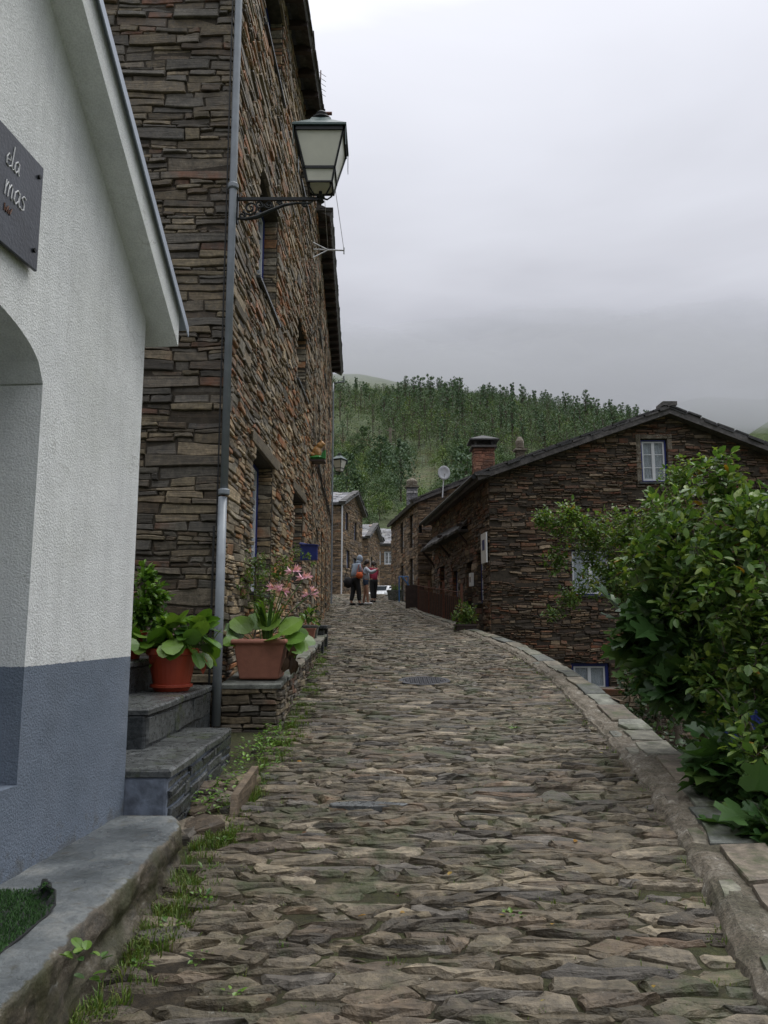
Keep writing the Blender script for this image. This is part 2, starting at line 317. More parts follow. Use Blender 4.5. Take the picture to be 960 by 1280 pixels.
def render_mat():
    m, t, b = mat('rough_cast_render'); tc = N(t, 'ShaderNodeTexCoord').outputs['Object']
    z = N(t, 'ShaderNodeSeparateXYZ', {0: N(t, 'ShaderNodeNewGeometry').outputs['Position']}).outputs[2]
    zz = N(t, 'ShaderNodeMath', {0: noise_n(t, tc, 35, 2), 1: .012, 2: z}, operation='MULTIPLY_ADD').outputs[0]
    f = N(t, 'ShaderNodeMath', {0: zz, 1: 1.405}, operation='GREATER_THAN').outputs[0]
    wv = rampn(t, noise_n(t, tc, 1.1, 6, .6), [(.3, (.68, .70, .70)), (.6, (.77, .79, .78)), (.8, (.70, .71, .69))])
    bv = rampn(t, noise_n(t, tc, 1.4, 6, .6), [(.3, (.13, .165, .215)), (.6, (.17, .205, .26)), (.8, (.21, .235, .275))])
    sc2 = rampn(t, noise_n(t, tc, 5, 7, .75), [(.70, g3(0)), (.74, g3(.5))]); bv = mixc(t, sc2, bv, (.25, .27, .30))
    zl = rampn(t, N(t, 'ShaderNodeMath', {0: noise_n(t, tc, 6, 6, .7), 1: z}, operation='SUBTRACT').outputs[0], [(0, g3(0)), (.12, g3(.6))]); bv = mixc(t, zl, bv, (.10, .10, .09))
    st = noise_n(t, N(t, 'ShaderNodeMapping', {0: tc, 'Scale': (5, 5, .35)}).outputs[0], 2.2, 6, .65); wv = mixc(t, 1, wv, rampn(t, st, [(.35, g3(.93)), (.6, g3(1.03))]), 'MULTIPLY')
    vor = N(t, 'ShaderNodeTexVoronoi', {0: N(t, 'ShaderNodeVectorMath', {0: tc, 1: N(t, 'ShaderNodeTexNoise', {0: tc, 'Scale': 3.0, 'Detail': 4}).outputs[1]}, operation='ADD').outputs[0], 'Scale': .8}, feature='DISTANCE_TO_EDGE').outputs[0]
    wv = mixc(t, mixc(t, 1, rampn(t, vor, [(0, g3(.55)), (.006, g3(0))]), rampn(t, noise_n(t, tc, 1.7, 2), [(.5, g3(0)), (.6, g3(1))]), 'MULTIPLY'), wv, (.33, .33, .31))
    wv = mixc(t, rampn(t, noise_n(t, tc, .8, 6, .7), [(.5, g3(0)), (.75, g3(.35))]), wv, (.45, .47, .42))
    bv = mixc(t, rampn(t, noise_n(t, tc, 2.4, 7, .7), [(.52, g3(0)), (.7, g3(.5))]), bv, (.10, .12, .15))
    c = mixc(t, f, bv, wv); sp = noise_n(t, tc, 120, 2)
    c = mixc(t, 1, c, rampn(t, sp, [(.35, g3(.88)), (.6, g3(1.05))]), 'MULTIPLY')
    t.links.new(c, b.inputs['Base Color']); b.inputs['Roughness'].default_value = .85
    hh = N(t, 'ShaderNodeMath', {0: noise_n(t, tc, 95, 4, .6), 1: noise_n(t, tc, 6, 3)}, operation='ADD').outputs[0]
    bn = N(t, 'ShaderNodeBump', {'Height': hh, 'Strength': .75, 'Distance': .012}); t.links.new(bn.outputs[0], b.inputs['Normal'])
    return m
M['render'] = render_mat()
def terrain_mat():
    m, t, b = mat('hillside_ground'); v = N(t, 'ShaderNodeTexCoord').outputs['Object']
    c = rampn(t, noise_n(t, v, .035, 7, .7), [(.3, (.035, .052, .02)), (.45, (.055, .078, .028)), (.56, (.078, .095, .035)), (.66, (.10, .075, .042)), (.8, (.055, .072, .028))])
    c = mixc(t, .8, c, rampn(t, noise_n(t, v, .5, 5, .7), [(.3, g3(.5)), (.7, g3(1.4))]), 'MULTIPLY')
    t.links.new(c, b.inputs['Base Color']); b.inputs['Roughness'].default_value = .95
    bn = N(t, 'ShaderNodeBump', {'Height': noise_n(t, v, .6, 6, .7), 'Strength': 1, 'Distance': 1.2}); t.links.new(bn.outputs[0], b.inputs['Normal'])
    return m
M['terrain'] = terrain_mat()

# ------------------------------------------------------------ stones
def stone(mb, fn, pts, dep, bev=.008, base=-.03, m=0, tilt=(0, 0), irr=.15):
    """one stone from its outline in the wall's own (s, t) plane; fn(s, t, d) gives the world point"""
    n = len(pts); cs = sum(p[0] for p in pts) / n; ct = sum(p[1] for p in pts) / n
    r0 = []; r1 = []; r2 = []
    for s, t in pts:
        d = dep + (s - cs) * tilt[0] + (t - ct) * tilt[1]
        r0.append(fn(s, t, base)); r1.append(fn(s, t, max(base + .002, d - bev * U(.8, 1.6))))
        a = bev * U(.8, 1.8); b = bev * U(.5, 1.2)
        s2 = s + max(-a, min(a, cs - s)); t2 = t + max(-b, min(b, ct - t))
        r2.append(fn(s2, t2, d + U(-irr, irr) * bev))
    f = [list(range(2 * n, 3 * n))]
    for i in range(n):
        j = (i + 1) % n
        f += [(i, j, n + j, n + i), (n + i, n + j, 2 * n + j, 2 * n + i)]
    mb.add(r0 + r1 + r2, f, m)
def masonry(mb, O, S, W, H, T=(0, 0, 1), topf=None, holes=(), rh=(.12, .2), L=(.3, 1.0), gap=.009, dep=(0, .03), m=0, bev=.008, amp=.014, sub=.075, base=-.03, seg=3, Nn=None, botf=None):
    O = Vector(O); S = Vector(S).normalized(); T = Vector(T).normalized(); Nn = Nn or S.cross(T)
    fn = lambda s, t, d: O + S * s + T * t + Nn * d
    sx = U(0, 99); edges = sorted({q for h in holes for q in (h[2], h[3])})
    def wob(s, t): return amp * noise.noise(Vector((s * 1.6 + sx, t * 7, 3.3))) * 2
    t = 0.0
    while t < H - .02:
        h = U(*rh)
        for e in edges:
            if t < e - .03 and abs(t + h - e) < rh[1] * .55: h = e - t
        if t + h > H - rh[0] * .5: h = H - t
        ok = lambda s: (topf is None or topf(s) >= t + h * .72) and (botf is None or botf(s) <= t + h * .7) and not any(a < s < b and c < t + h * .5 < d for a, b, c, d in holes)
        iv = []; s = .01; cur = None
        while s < W:
            if ok(s):
                if cur is None: cur = s
            elif cur is not None: iv.append((cur, s)); cur = None
            s += .02
        if cur is not None: iv.append((cur, W))
        for a, b in iv:
            a -= .01; s = a
            while s < b - .02:
                l = U(*L)
                if b - (s + l) < L[0] * .5: l = b - s
                k = max(1, min(4, round(h / sub * U(.5, 1.5))))
                cuts = [0] + sorted(min(.85, max(.15, (i + U(-.28, .28)) / k)) for i in range(1, k)) + [1]
                for i in range(k):
                    c0, c1 = cuts[i], cuts[i + 1]; hh = (c1 - c0) * h; q = s
                    while q < s + l - .01:
                        ll = min(max(hh * 1.3, hh * U(2.4, 8)), l)
                        if s + l - (q + ll) < hh * 1.2: ll = s + l - q
                        q0 = q + gap / 2; q1 = q + ll - gap / 2
                        if q1 - q0 > .012:
                            sk0, sk1 = U(-.4, .4) * min(hh, .05), U(-.4, .4) * min(hh, .05)
                            g2 = gap * U(.3, .8)
                            lo = [(q0 + (q1 - q0) * j / (seg - 1)) for j in range(seg)]
                            pb = [(x, t + c0 * h + wob(x, t + c0 * h) + g2 + U(-.1, .12) * min(hh, .06)) for x in lo]
                            pt = [(x, t + c1 * h + wob(x, t + c1 * h) - g2 + U(-.12, .1) * min(hh, .06)) for x in lo[::-1]]
                            pb[0] = (pb[0][0] + max(0, sk0), pb[0][1]); pt[-1] = (pt[-1][0] + max(0, -sk0), pt[-1][1])
                            pb[-1] = (pb[-1][0] - max(0, sk1), pb[-1][1]); pt[0] = (pt[0][0] - max(0, -sk1), pt[0][1])
                            stone(mb, fn, pb + pt, U(*dep), min(bev, hh * .2), base, m, (U(-.02, .02), U(-.12, .12)))
                        q += ll
                s += l
        t += h
def backing(mb, O, S, W, H, th, holes=(), top=None, m=0, mj=0, deep=None):
    """wall body behind the stones, th thick, with real openings; top = [(s, height)...]"""
    O = Vector(O); S = Vector(S).normalized(); Z = Vector((0, 0, 1)); Nn = S.cross(Z)
    top = top or [(0, H), (W, H)]
    ss = sorted({0, W} | {q for h in holes for q in h[:2]} | {p[0] for p in top if 0 < p[0] < W})
    pt = lambda s, t, d: O + S * s + Z * t + Nn * d
    for a, b in zip(ss, ss[1:]):
        mid = (a + b) / 2; hs = sorted([h for h in holes if h[0] < mid < h[1]], key=lambda h: h[2])
        lo = 0
        for h in hs + [None]:
            ha, hb = (interp(top, a), interp(top, b)) if h is None else (h[2], h[2])
            if min(ha, hb) > lo + .001 or h is None:
                mb.add([pt(a, lo, 0), pt(b, lo, 0), pt(b, hb, 0), pt(a, ha, 0), pt(a, lo, -th), pt(b, lo, -th), pt(b, hb, -th), pt(a, ha, -th)],
                       [(0, 1, 2, 3), (7, 6, 5, 4), (3, 2, 6, 7), (4, 5, 1, 0)], m)
            if h: lo = h[3]
    for a, b, c, d in holes:
        mb.add([pt(a, c, 0), pt(a, d, 0), pt(a, d, -th), pt(a, c, -th)], [(0, 1, 2, 3)], mj)
        mb.add([pt(b, c, 0), pt(b, c, -th), pt(b, d, -th), pt(b, d, 0)], [(0, 1, 2, 3)], mj)
    for s in (0, W):
        h = interp(top, s); mb.add([pt(s, 0, 0), pt(s, h, 0), pt(s, h, -th), pt(s, 0, -th)], [(0, 1, 2, 3) if s == 0 else (3, 2, 1, 0)], m)
def jambs(mb, O, S, hole, th, m=0):
    """stacked stones lining an opening's far side (and near side)"""
    O = Vector(O); S = Vector(S).normalized(); Z = Vector((0, 0, 1)); Nn = S.cross(Z)
    a, b, c, d = hole
    masonry(mb, O + S * b - Nn * 0 + Z * c + Nn * -th, Nn, th, d - c, rh=(.08, .16), L=(.3, .6), Nn=-S, m=m, dep=(0, .012), base=-.01)
    masonry(mb, O + S * a + Z * c, -Nn, th, d - c, rh=(.08, .16), L=(.3, .6), Nn=S, m=m, dep=(0, .012), base=-.01)
def frame_fn(O, S):
    O = Vector(O); S = Vector(S).normalized(); Nn = S.cross(Vector((0, 0, 1)))
    return lambda s, t, d: O + S * s + Vector((0, 0, t)) + Nn * d
def fbox(mb, fn, s0, s1, t0, t1, d0, d1, m=0):
    vs = [fn(s, t, d) for t in (t0, t1) for s, d in ((s0, d1), (s1, d1), (s1, d0), (s0, d0))]
    mb.add(vs, [(3, 2, 1, 0), (4, 5, 6, 7), (0, 1, 5, 4), (1, 2, 6, 5), (2, 3, 7, 6), (3, 0, 4, 7)], m)
def window(parent, O, S, hole, rec, blue='blue', lights=(2, 3), cas='white_paint', fill='curtain', bw=.05, sill=True, lintel=None, white_outer=False, name='window'):
    fn = frame_fn(O, S); a, b, c, d = hole
    mb = MB(); e = .012; w = bw
    for q in ((a + e, a + w, c + e, d - e), (b - w, b - e, c + e, d - e), (a + w, b - w, c + e, c + w), (a + w, b - w, d - w, d - e)): fbox(mb, fn, *q, -rec - .07, -rec)
    win = mb.build(name, M[blue], parent, bevel=.004)
    ca, cb, cc, cdd = a + w + .003, b - w - .003, c + w + .003, d - w - .003
    mb = MB(); nl, nr = lights; k = .038
    for i in range(nl):
        x0 = ca + (cb - ca) * i / nl; x1 = ca + (cb - ca) * (i + 1) / nl
        for q in ((x0, x0 + k, cc, cdd), (x1 - k, x1, cc, cdd), (x0 + k, x1 - k, cc, cc + k), (x0 + k, x1 - k, cdd - k, cdd)): fbox(mb, fn, *q, -rec - .06, -rec - .018)
        for j in range(1, nr):
            z = cc + (cdd - cc) * j / nr; fbox(mb, fn, x0 + k, x1 - k, z - .01, z + .01, -rec - .05, -rec - .026)
    mb.build('casement', M[cas], win)
    mb = MB(); fbox(mb, fn, ca + .01, cb - .01, cc + .01, cdd - .01, -rec - .044, -rec - .036); mb.build('pane', M['glass' if fill == 'glass' else 'pane_clear'], win)
    if fill != 'glass':
        mb = MB(); n = 24
        for i in range(n):
            x0 = ca + (cb - ca) * i / n; x1 = ca + (cb - ca) * (i + 1) / n; z0 = -rec - .10 - .012 * math.sin(i * 1.9); z1 = -rec - .10 - .012 * math.sin((i + 1) * 1.9)
            mb.add([fn(x0, cc, z0), fn(x1, cc, z1), fn(x1, cdd, z1), fn(x0, cdd, z0)], [(0, 1, 2, 3)])
        mb.build('curtain', M[fill], win)
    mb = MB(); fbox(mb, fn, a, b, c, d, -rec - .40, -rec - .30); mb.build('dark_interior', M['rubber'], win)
    if sill:
        mb = MB(); fbox(mb, fn, a - .08, b + .08, c - .05, c - .004, -rec + .01, .07); mb.build('sill', M['slab'], win, bevel=.006)
    if lintel:
        mb = MB(); fbox(mb, fn, a - .25, b + .25, d + .003, d + .16, -rec, .045); mb.build('lintel', M[lintel], win, bevel=.01)
    return win
m_, t_, b_ = mat('window_pane'); b_.inputs['Base Color'].default_value = (.8, .85, .88, 1); b_.inputs['Roughness'].default_value = .04; b_.inputs['Transmission Weight'].default_value = .85; b_.inputs['IOR'].default_value = 1.2
M['pane_clear'] = m_
def verge(mb, A, B, out, m=0, th=.035, w=.32, jag=1.0):
    """rough slate edge of a roof from A to B, sticking out by vector out"""
    A = Vector(A); B = Vector(B); d = (B - A); L = d.length; d.normalize(); o = Vector(out).normalized(); n = d.cross(o)
    if n.z < 0: n = -n
    for lay in range(2):
        s = -.05
        while s < L:
            l = U(.28, .5); pr = U(-.02, .05) * jag; zz = lay * th + U(-.006, .006)
            p = [A + d * s + o * (-w) + n * zz, A + d * min(s + l - .01, L + .05) - o * w + n * zz, A + d * min(s + l - U(.01, .03), L + .05) + o * (pr + U(-.02, .02) * jag) + n * (zz + U(-.01, .01) * jag), A + d * (s + U(0, .02)) + o * (pr + U(-.02, .02)) + n * zz]
            mb.prism(p, n * th * .9, m); s += l
def roof_slope(parent, A, B, D, th=.1, mat_='roofdark', ovh=.0, name='roof', tile=True, rh=(.22, .32)):
    """slab from eave line A-B up by vector D, covered with slates"""
    A = Vector(A); B = Vector(B); D = Vector(D); n = (B - A).cross(D).normalized()
    mb = MB()
    if n.z < 0: A, B = B, A; n = -n
    mb.prism([A, B, B + D, A + D], -n * th)
    if tile: masonry(mb, A, B - A, (B - A).length, D.length, T=D, rh=rh, L=(.3, .7), dep=(.01, .045), gap=.01, sub=.3, base=-.01, amp=.01, Nn=n)
    return mb.build(name, M[mat_], parent)

# ------------------------------------------------------------ terrain, street
def ridge_z(x, y):
    u = 480 + F * x / max(y, 50)
    vr = interp([(380, 486), (418, 489), (480, 497), (560, 499), (640, 508), (700, 518), (800, 532), (880, 552), (960, 590), (1300, 680)], u)
    return P(u, vr, 450).z
def terrain_z(x, y):
    if y < 60:
        xo = interp(XO, y)
        s = min(1, max(0, (y - 18.95) / .5)); base = gz(y) - .10
        if x > xo - .1:
            return -1.75 * (1 - s) + s * (base - .1) + .05 * fz((x * .6, y * .6, 0))
        return base
    b = gz(y) - .1; t = (y - 60) / 390
    if y < 450:
        h = b + (ridge_z(x, y) - 3) * (t * .93 + .07 * t * t)
        h += 5 * fz((x * .015, y * .015, 1.7)) * min(1, t * 5) * (1 - t * .5)
    else: h = ridge_z(x, 450) - (y - 450) * .22 + 3 * fz((x * .015, y * .015, 1.7))
    return max(h, b + min(1, t * 3) * 1.0) if y < 450 else max(h, 20)
xs = [-1500, -1000, -600, -300, -150, -80] + list(range(-50, -6, 6)) + [-5, -3.5] + [-2.5 + .25 * i for i in range(55)] + list(range(12, 300, 6)) + [330, 400, 600, 1000, 1500]
ys = [-200, -60, -30, -12, -5] + [i * .5 for i in range(-4, 44)] + list(range(22, 60, 2)) + list(range(60, 480, 5)) + list(range(480, 700, 20)) + [750, 900, 1100, 1350]
mb = MB(); mb.v = [(x, y, terrain_z(x, y)) for y in ys for x in xs]
nx = len(xs); mb.f = [(j * nx + i, j * nx + i + 1, (j + 1) * nx + i + 1, (j + 1) * nx + i) for j in range(len(ys) - 1) for i in range(nx - 1)]; mb.m = [0] * len(mb.f)
tag(mb.build('ground', M['terrain'], smooth=True), kind='structure')

def voronoi_cells(pts, an):
    """cells of points in a plane where x counts an times less than y"""
    q = [Vector((x / an, y)) for x, y in pts]
    vs, es, fs, ov, oe, of = delaunay_2d_cdt(q, [], [], 0, 1e-7)
    around = [[] for _ in vs]
    for f in fs:
        a, b, c = (vs[i] for i in f)
        d = 2 * (a.x * (b.y - c.y) + b.x * (c.y - a.y) + c.x * (a.y - b.y))
        if abs(d) < 1e-12: continue
        A, B, C = a.length_squared, b.length_squared, c.length_squared
        cc = Vector(((A * (b.y - c.y) + B * (c.y - a.y) + C * (a.y - b.y)) / d, (A * (c.x - b.x) + B * (a.x - c.x) + C * (b.x - a.x)) / d))
        for i in f: around[i].append(cc)
    out = []
    for p, ar in zip(vs, around):
        if len(ar) < 3 or max((c - p).length for c in ar) > .45: continue
        ar.sort(key=lambda c: math.atan2(c.y - p.y, c.x - p.x)); out.append([(c.x * an, c.y) for c in ar])
    return out
pts = []; y = 1.6
while y < 42:
    dy = U(.05, .12) * (1 if y < 16 else 1.4)
    x = interp(XL, y) - .6 + U(0, .3)
    while x < interp(XI, y) + .3:
        k = rnd.random(); sz = U(.11, .22) if k < .55 else U(.22, .42)
        x += sz
        nn_ = noise.noise(Vector((x * 1.3, y * .9, 40)))
        if rnd.random() > (.06 if nn_ < -.1 else .14 + .6 * nn_): pts.append((x + U(-.03, .03), y + U(-.7, .7) * dy))
    y += dy
mb = MB()
for j in range(0, 160):
    y = 1 + j * .3 if j < 159 else 60; y2 = 1 + (j + 1) * .3 if j < 158 else 60
    n = 8
    for i in range(n):
        q = []
        for yy, ii in ((y, i), (y, i + 1), (y2, i + 1), (y2, i)):
            a, b = interp(XL, yy) - 1.2, interp(XI, yy) + .12; x = a + (b - a) * ii / n; q.append((x, yy, gz(yy) - .012))
        mb.add(q, [(0, 1, 2, 3)], 1)
def street_fn(s, t, d): return Vector((s, t, gz(t) + d))
for cell in voronoi_cells(pts, 3.6):
    cx = sum(c[0] for c in cell) / len(cell); cy = sum(c[1] for c in cell) / len(cell)
    if not (interp(XL, cy) - .05 < cx < interp(XI, cy) + .06): continue
    edge = cx - interp(XL, cy)
    if rnd.random() < (.35 if edge < .25 else .05 if edge < .6 else .012): continue
    if (cx - .5) ** 2 + (cy - 11) ** 2 < .16: continue
    pl = []
    for (a, b), (c, d) in zip(cell, cell[1:] + cell[:1]):
        pl.append((a, b)); l = math.hypot(c - a, (d - b) * 2)
        for q in ([1 / 3, 2 / 3] if l > .2 else [.5] if l > .07 else []):
            pl.append((a + (c - a) * q + U(-.008, .008), b + (d - b) * q + U(-.011, .011)))
    gx, gy = U(.004, .016), U(.003, .010)
    pl = [(a + max(-gx, min(gx, cx - a)), b + max(-gy, min(gy, cy - b))) for a, b in pl]
    pl = [(a + .03 * noise.noise(Vector((a * 2, b * 2, 0))), b + .06 * noise.noise(Vector((a * .9, b * .8, 5))) + .03 * noise.noise(Vector((a * 4, b * 2, 15)))) for a, b in pl]
    cut = []
    for (a0, b0_), (a1, b1_), (a2, b2_q) in zip(pl[-1:] + pl[:-1], pl, pl[1:] + pl[:1]):
        cut.append((a1 * .88 + (a0 + a2) * .06, b1_ * .88 + (b0_ + b2_q) * .06))
    pl = cut
    stone(mb, street_fn, pl, max(-.004, rnd.gauss(.010, .007)), .012, -.04, 0, (U(-.05, .05), U(-.16, .10)), .8)
st = mb.build('street', [M['paving'], M['joint']]); tag(st, kind='structure')
# thin slate flake lying across the paving and the round manhole cover
mb = MB(); c = (0, 5.65)
pl = [(-.36, 5.60), (-.1, 5.575), (.13, 5.60), (.165, 5.63), (.06, 5.665), (-.15, 5.69), (-.33, 5.67), (-.38, 5.63)]
stone(mb, street_fn, pl, .034, .004, -.02); o = mb.build('slate_slab', M['slate_flake'] if 'slate_flake' in M else M['slab']); tag(o, 'long thin blue grey slate slab set across the paving', 'stone slab')
mc = thing('manhole_cover', 'round dark iron manhole cover set in the slate paving', 'manhole cover', (.56, 11, gz(11)))
tl = Matrix.Rotation(math.atan(.0875), 4, 'X')
def tilt_l(mb, c): mb.v = [tuple(Vector(c) + tl @ (Vector(p) - Vector(c))) for p in mb.v]
c0 = (.56, 11, gz(11) + .006)
M['cover'] = simple('worn_cast_iron', (.07, .07, .075), .42, .6, .3, 20, .3)
mb = MB(); mb.lathe(c0, [(.36, -.03), (.36, .008), (.30, .008), (.30, -.03)], 40); tilt_l(mb, c0); mb.build('rim', M['cover'], mc)
mb = MB(); mb.lathe(c0, [(.292, -.03), (.292, .004)], 40)
for i in range(9):
    for j in range(9):
        x, y = (i - 4) * .06, (j - 4) * .06
        if x * x + y * y < .07: mb.box((c0[0] + x, c0[1] + y, c0[2] + .007), (.036, .036, .006), R(45))
tilt_l(mb, c0); mb.build('lid', M['cover'], mc)

# ------------------------------------------------------------ parapet on the right
par = thing('parapet_wall', 'low curved stone parapet with slate coping along the right of the street', 'wall', (2.3, 8, gz(8)))
mb = MB(); Y0 = 1.2; YS = [Y0 + i * .07 for i in range(int((34 - Y0) / .07))]
def par_h(y): return interp([(0, .085), (5, .07), (8, .05), (14, .045), (34, .04)], y)
def pfn(s, t, d):
    a, b = interp(XI, s), interp(XO, s); return Vector((a + (b - a) * t, s, gz(s) + par_h(s) + .02 * noise.noise(Vector((t * 2, s * 1.3, 0))) + d))
cr = [-.12, -.06, .0, .05, .12, .2, .3, .4, .5, .65, .8, 1.0]
for i, s in enumerate(YS):
    for t in cr:
        p = pfn(s, t, 0)
        jx = .05 * noise.noise(Vector((s * 3.1, 0, 9))) + .02 * noise.noise(Vector((s * 11, 0, 9)))
        if t < 0: p.z = gz(s) - .03
        elif t < .02: p.z = gz(s) + .03
        elif t < .07: p.z -= .02
        if t < .2: p.x += jx
        p.z += .022 * noise.noise(Vector((p.x * 9, s * 9, 2))) + (.02 * noise.noise(Vector((p.x * 23, s * 19, 5))) if t > 0 else 0); p.x += .015 * noise.noise(Vector((p.x * 5, s * 17, 8)))
        mb.v.append(tuple(p))
    p = pfn(s, 1.0, 0); mb.v.append((p.x + .01, s, terrain_z(p.x + .3, s) - .3))
k = len(cr) + 1
for i in range(len(YS) - 1):
    for j in range(k - 1): mb.f.append((i * k + j, i * k + j + 1, (i + 1) * k + j + 1, (i + 1) * k + j)); mb.m.append(0)
mb.build('mortar_bed', M['cement'], par, smooth=False)
mb = MB(); s = Y0
while s < 33:
    l = U(.45, .85); t0 = U(.38, .52)
    if rnd.random() < .25:
        l = U(.3, .5)
    a, b = s + .012, s + l - .012; sk = U(-.07, .07)
    t1 = 1.0 + U(.0, .06)
    pl = [(a, t1), (a + sk * .3, (t0 + t1) / 2 + .1), (a + sk, t0 + U(-.06, .08)), ((a + b) / 2, t0 + U(-.06, .06)), (b + U(-.05, .03), t0 + U(-.05, .08)), (b, t1), ((a + b) / 2, t1 + U(-.02, .02))]
    stone(mb, lambda s_, t_, d_: pfn(s_, t_, d_), pl[::-1], U(.015, .032), .008, -.03, 0, (U(-.01, .01), 0))
    if rnd.random() < .45:
        l2 = U(.15, .3); y0 = s + U(.1, .3); pl = [(y0, .12), (y0 - .03, .3), (y0 + l2 * .5, .36), (y0 + l2, .3), (y0 + l2 * .9, .13)]
        stone(mb, pfn, pl[::-1], U(.004, .012), .01, -.03)
    s += l
mb.build('coping', M['coping'], par)
# outer retaining face in stone
mb = MB()
for (a, pa), (b, pb) in zip(XO[1:], XO[2:]):
    if a > 19: break
    A = Vector((pa + .02, a, -1.9)); B = Vector((pb + .02, b, -1.9)); d = B - A
    masonry(mb, A, d, d.length, min(gz(a), gz(b)) + 1.9 + .1, rh=(.12, .22), seg=2)
mb.build('retaining_face', M['house'], par)

# ------------------------------------------------------------ tall stone house on the left
MH1 = ['gable', 'facade']
A1 = Vector((-1.70, 8.0, .35)); F1 = Vector((.02, 1, 0)).normalized()
h1 = thing('stone_house', 'tall slate stone house with grey downpipe on its corner, left of the street', 'house', A1)
L1 = 8.1; H1 = 11.35
z1 = lambda z: z - .35
hol1 = [(1.68, 3.18, z1(2.0), z1(3.86)), (5.4, 6.75, z1(2.3), z1(3.92)), (1.62, 3.2, z1(6.1), z1(7.75)), (5.5, 6.95, z1(5.98), z1(7.25)), (1.7, 3.3, z1(9.82), z1(11.2)), (5.5, 6.95, z1(9.82), z1(11.1))]
mb = MB(); backing(mb, A1, F1, L1, H1, .5, hol1, m=0)
masonry(mb, A1, F1, L1, H1, holes=hol1, rh=(.10, .2), L=(.3, .9), dep=(.0, .045), m=1, sub=.06, amp=.022)
for h in hol1: jambs(mb, A1, F1, h, .22, 1)
mb.build('street_wall', [M['mortar'], M['facade']], h1)
mb = MB(); GO = Vector((-7.0, 8.0, .35)); backing(mb, GO, (1, 0, 0), 5.3, 12.5, .5, m=0, top=[(0, 13.5), (2, 14), (5.3, H1)])
masonry(mb, GO + Vector((1.6, 0, 0)), (1, 0, 0), 3.70, 12.0, rh=(.09, .21), L=(.3, 1.2), dep=(.0, .045), m=1, sub=.072, gap=.007, amp=.02, seg=4)
mb.build('gable_wall', [M['mortar'], M['gable']], h1)
mb = MB(); mb.prism([(-7, 8.5, .35), (-7, 16.1, .35), (-2.1, 16.1, .35), (-2.1, 8.5, .35)], (0, 0, 11)); mb.build('rear_wall', M['mortar'], h1)
for i, h in enumerate(hol1):
    window(h1, A1, F1, h, .2, lights=(2, 3), fill='curtain', lintel='gable' if i < 2 else None, bw=.06, sill=(i != 1))
rs = thing  # roof slopes up to the left
e0 = A1 + F1 * -.25 + Vector((.38, 0, H1 + .02)); e1 = A1 + F1 * 8.15 + Vector((.38, 0, H1 + .02))
roof_slope(h1, e0, e1, Vector((-3.4, 0, 1.75)), .12)
mb = MB(); verge(mb, e0 + Vector((0, 0, -.04)), e1 + Vector((0, 0, -.04)), (1, 0, 0), th=.035, w=.3, jag=.25); mb.build('eave_slates', M['roofdark'], h1)
mb = MB()
for i in range(14): 
    c = A1 + F1 * (.3 + i * .58) + Vector((.16, 0, H1 - .1)); mb = MB(); mb.box(c, (.36, .09, .12)); mb.build('rafter_end', M['darkwood'], h1)
# corner downpipe
dp = thing('downpipe', 'grey metal downpipe running down the corner of the tall stone house', 'pipe', (-1.66, 7.93, .62))
mb = MB(); X = lambda z: -1.655 - (.012 if z < 3 else 0)
mb.tube([(X(z), 7.915, z) for z in (.60, 1.5, 2.9)], .046, 12); mb.tube([(-1.655, 7.915, z) for z in (2.92, 6, 9, 11.5)], .041, 12)
mb.build('pipe', M['pipe'], dp, smooth=True)
for z in (2.95, 6.35, 9.3):
    mb = MB(); mb.lathe((-1.655, 7.915, z), [(.054, -.03), (.06, -.02), (.06, .02), (.054, .03)], 14); mb.box((-1.68, 7.96, z), (.03, .07, .03)); mb.build('collar', M['pipe'], dp)
mb = MB(); mb.tube([(-1.75, 7.93, z) for z in (.6, 1.4, 2.6)], .012, 6); mb.tube([(-1.73, 7.95, z) for z in (2.6, 6, 11)], .008, 6); tag(mb.build('cable', M['rubber']), 'thin black cable running up beside the grey downpipe', 'cable')

# ------------------------------------------------------------ next house up the street, set a little forward
A2 = Vector((-1.50, 16.12, 1.1)); E2 = Vector((-1.88, 27.0, 1.1)); F2 = (E2 - A2).normalized(); L2 = (E2 - A2).length; H2 = 9.55
h2 = thing('stone_house', 'second slate house up the street, its eave jutting over the lane beyond the tall one', 'house', A2)
q = lambda z: z - 1.1
hol2 = [(1.2, 2.2, q(1.9), q(3.8)), (3.6, 4.6, q(1.75), q(4.0)), (6.2, 7.2, q(2.2), q(3.8)), (1.4, 2.5, q(5.2), q(6.8)), (4.4, 5.5, q(5.2), q(6.8)), (1.2, 2.3, q(8.4), q(9.8)), (4.2, 5.3, q(8.3), q(9.7)), (7.4, 8.5, q(5.2), q(6.7)), (7.4, 8.4, q(8.3), q(9.7))]
mb = MB(); backing(mb, A2, F2, L2, H2, .5, hol2)
masonry(mb, A2, F2, L2, H2, holes=hol2, rh=(.12, .22), L=(.3, .9), dep=(.004, .035), m=1, seg=2)
for h in hol2: jambs(mb, A2, F2, h, .2, 1)
backing(mb, A2 + Vector((-.5, .0, 0)), (1, 0, 0), .5, H2, .1)
masonry(mb, A2 + Vector((-.5, -.0, 0)), (1, 0, 0), .5, H2, rh=(.12, .2), m=1, seg=2)
o = E2 + Vector((0, 0, 0)); backing(mb, o, (-1, 0, 0), 5, H2, .4); masonry(mb, o, (-1, 0, 0), 5, H2, rh=(.14, .22), m=1, seg=2)
mb.build('wall', [M['mortar'], M['facade']], h2)
for i, h in enumerate(hol2): window(h2, A2, F2, h, .16, sill=i != 1, blue='darkwood' if i == 1 else 'blue', fill='curtain')
e0 = A2 + F2 * -.0 + Vector((.36, 0, H2 + .03)); e1 = E2 + F2 * .3 + Vector((.4, 0, H2 + .03))
roof_slope(h2, e0, e1, Vector((-3.4, -.1, 1.7)), .14)
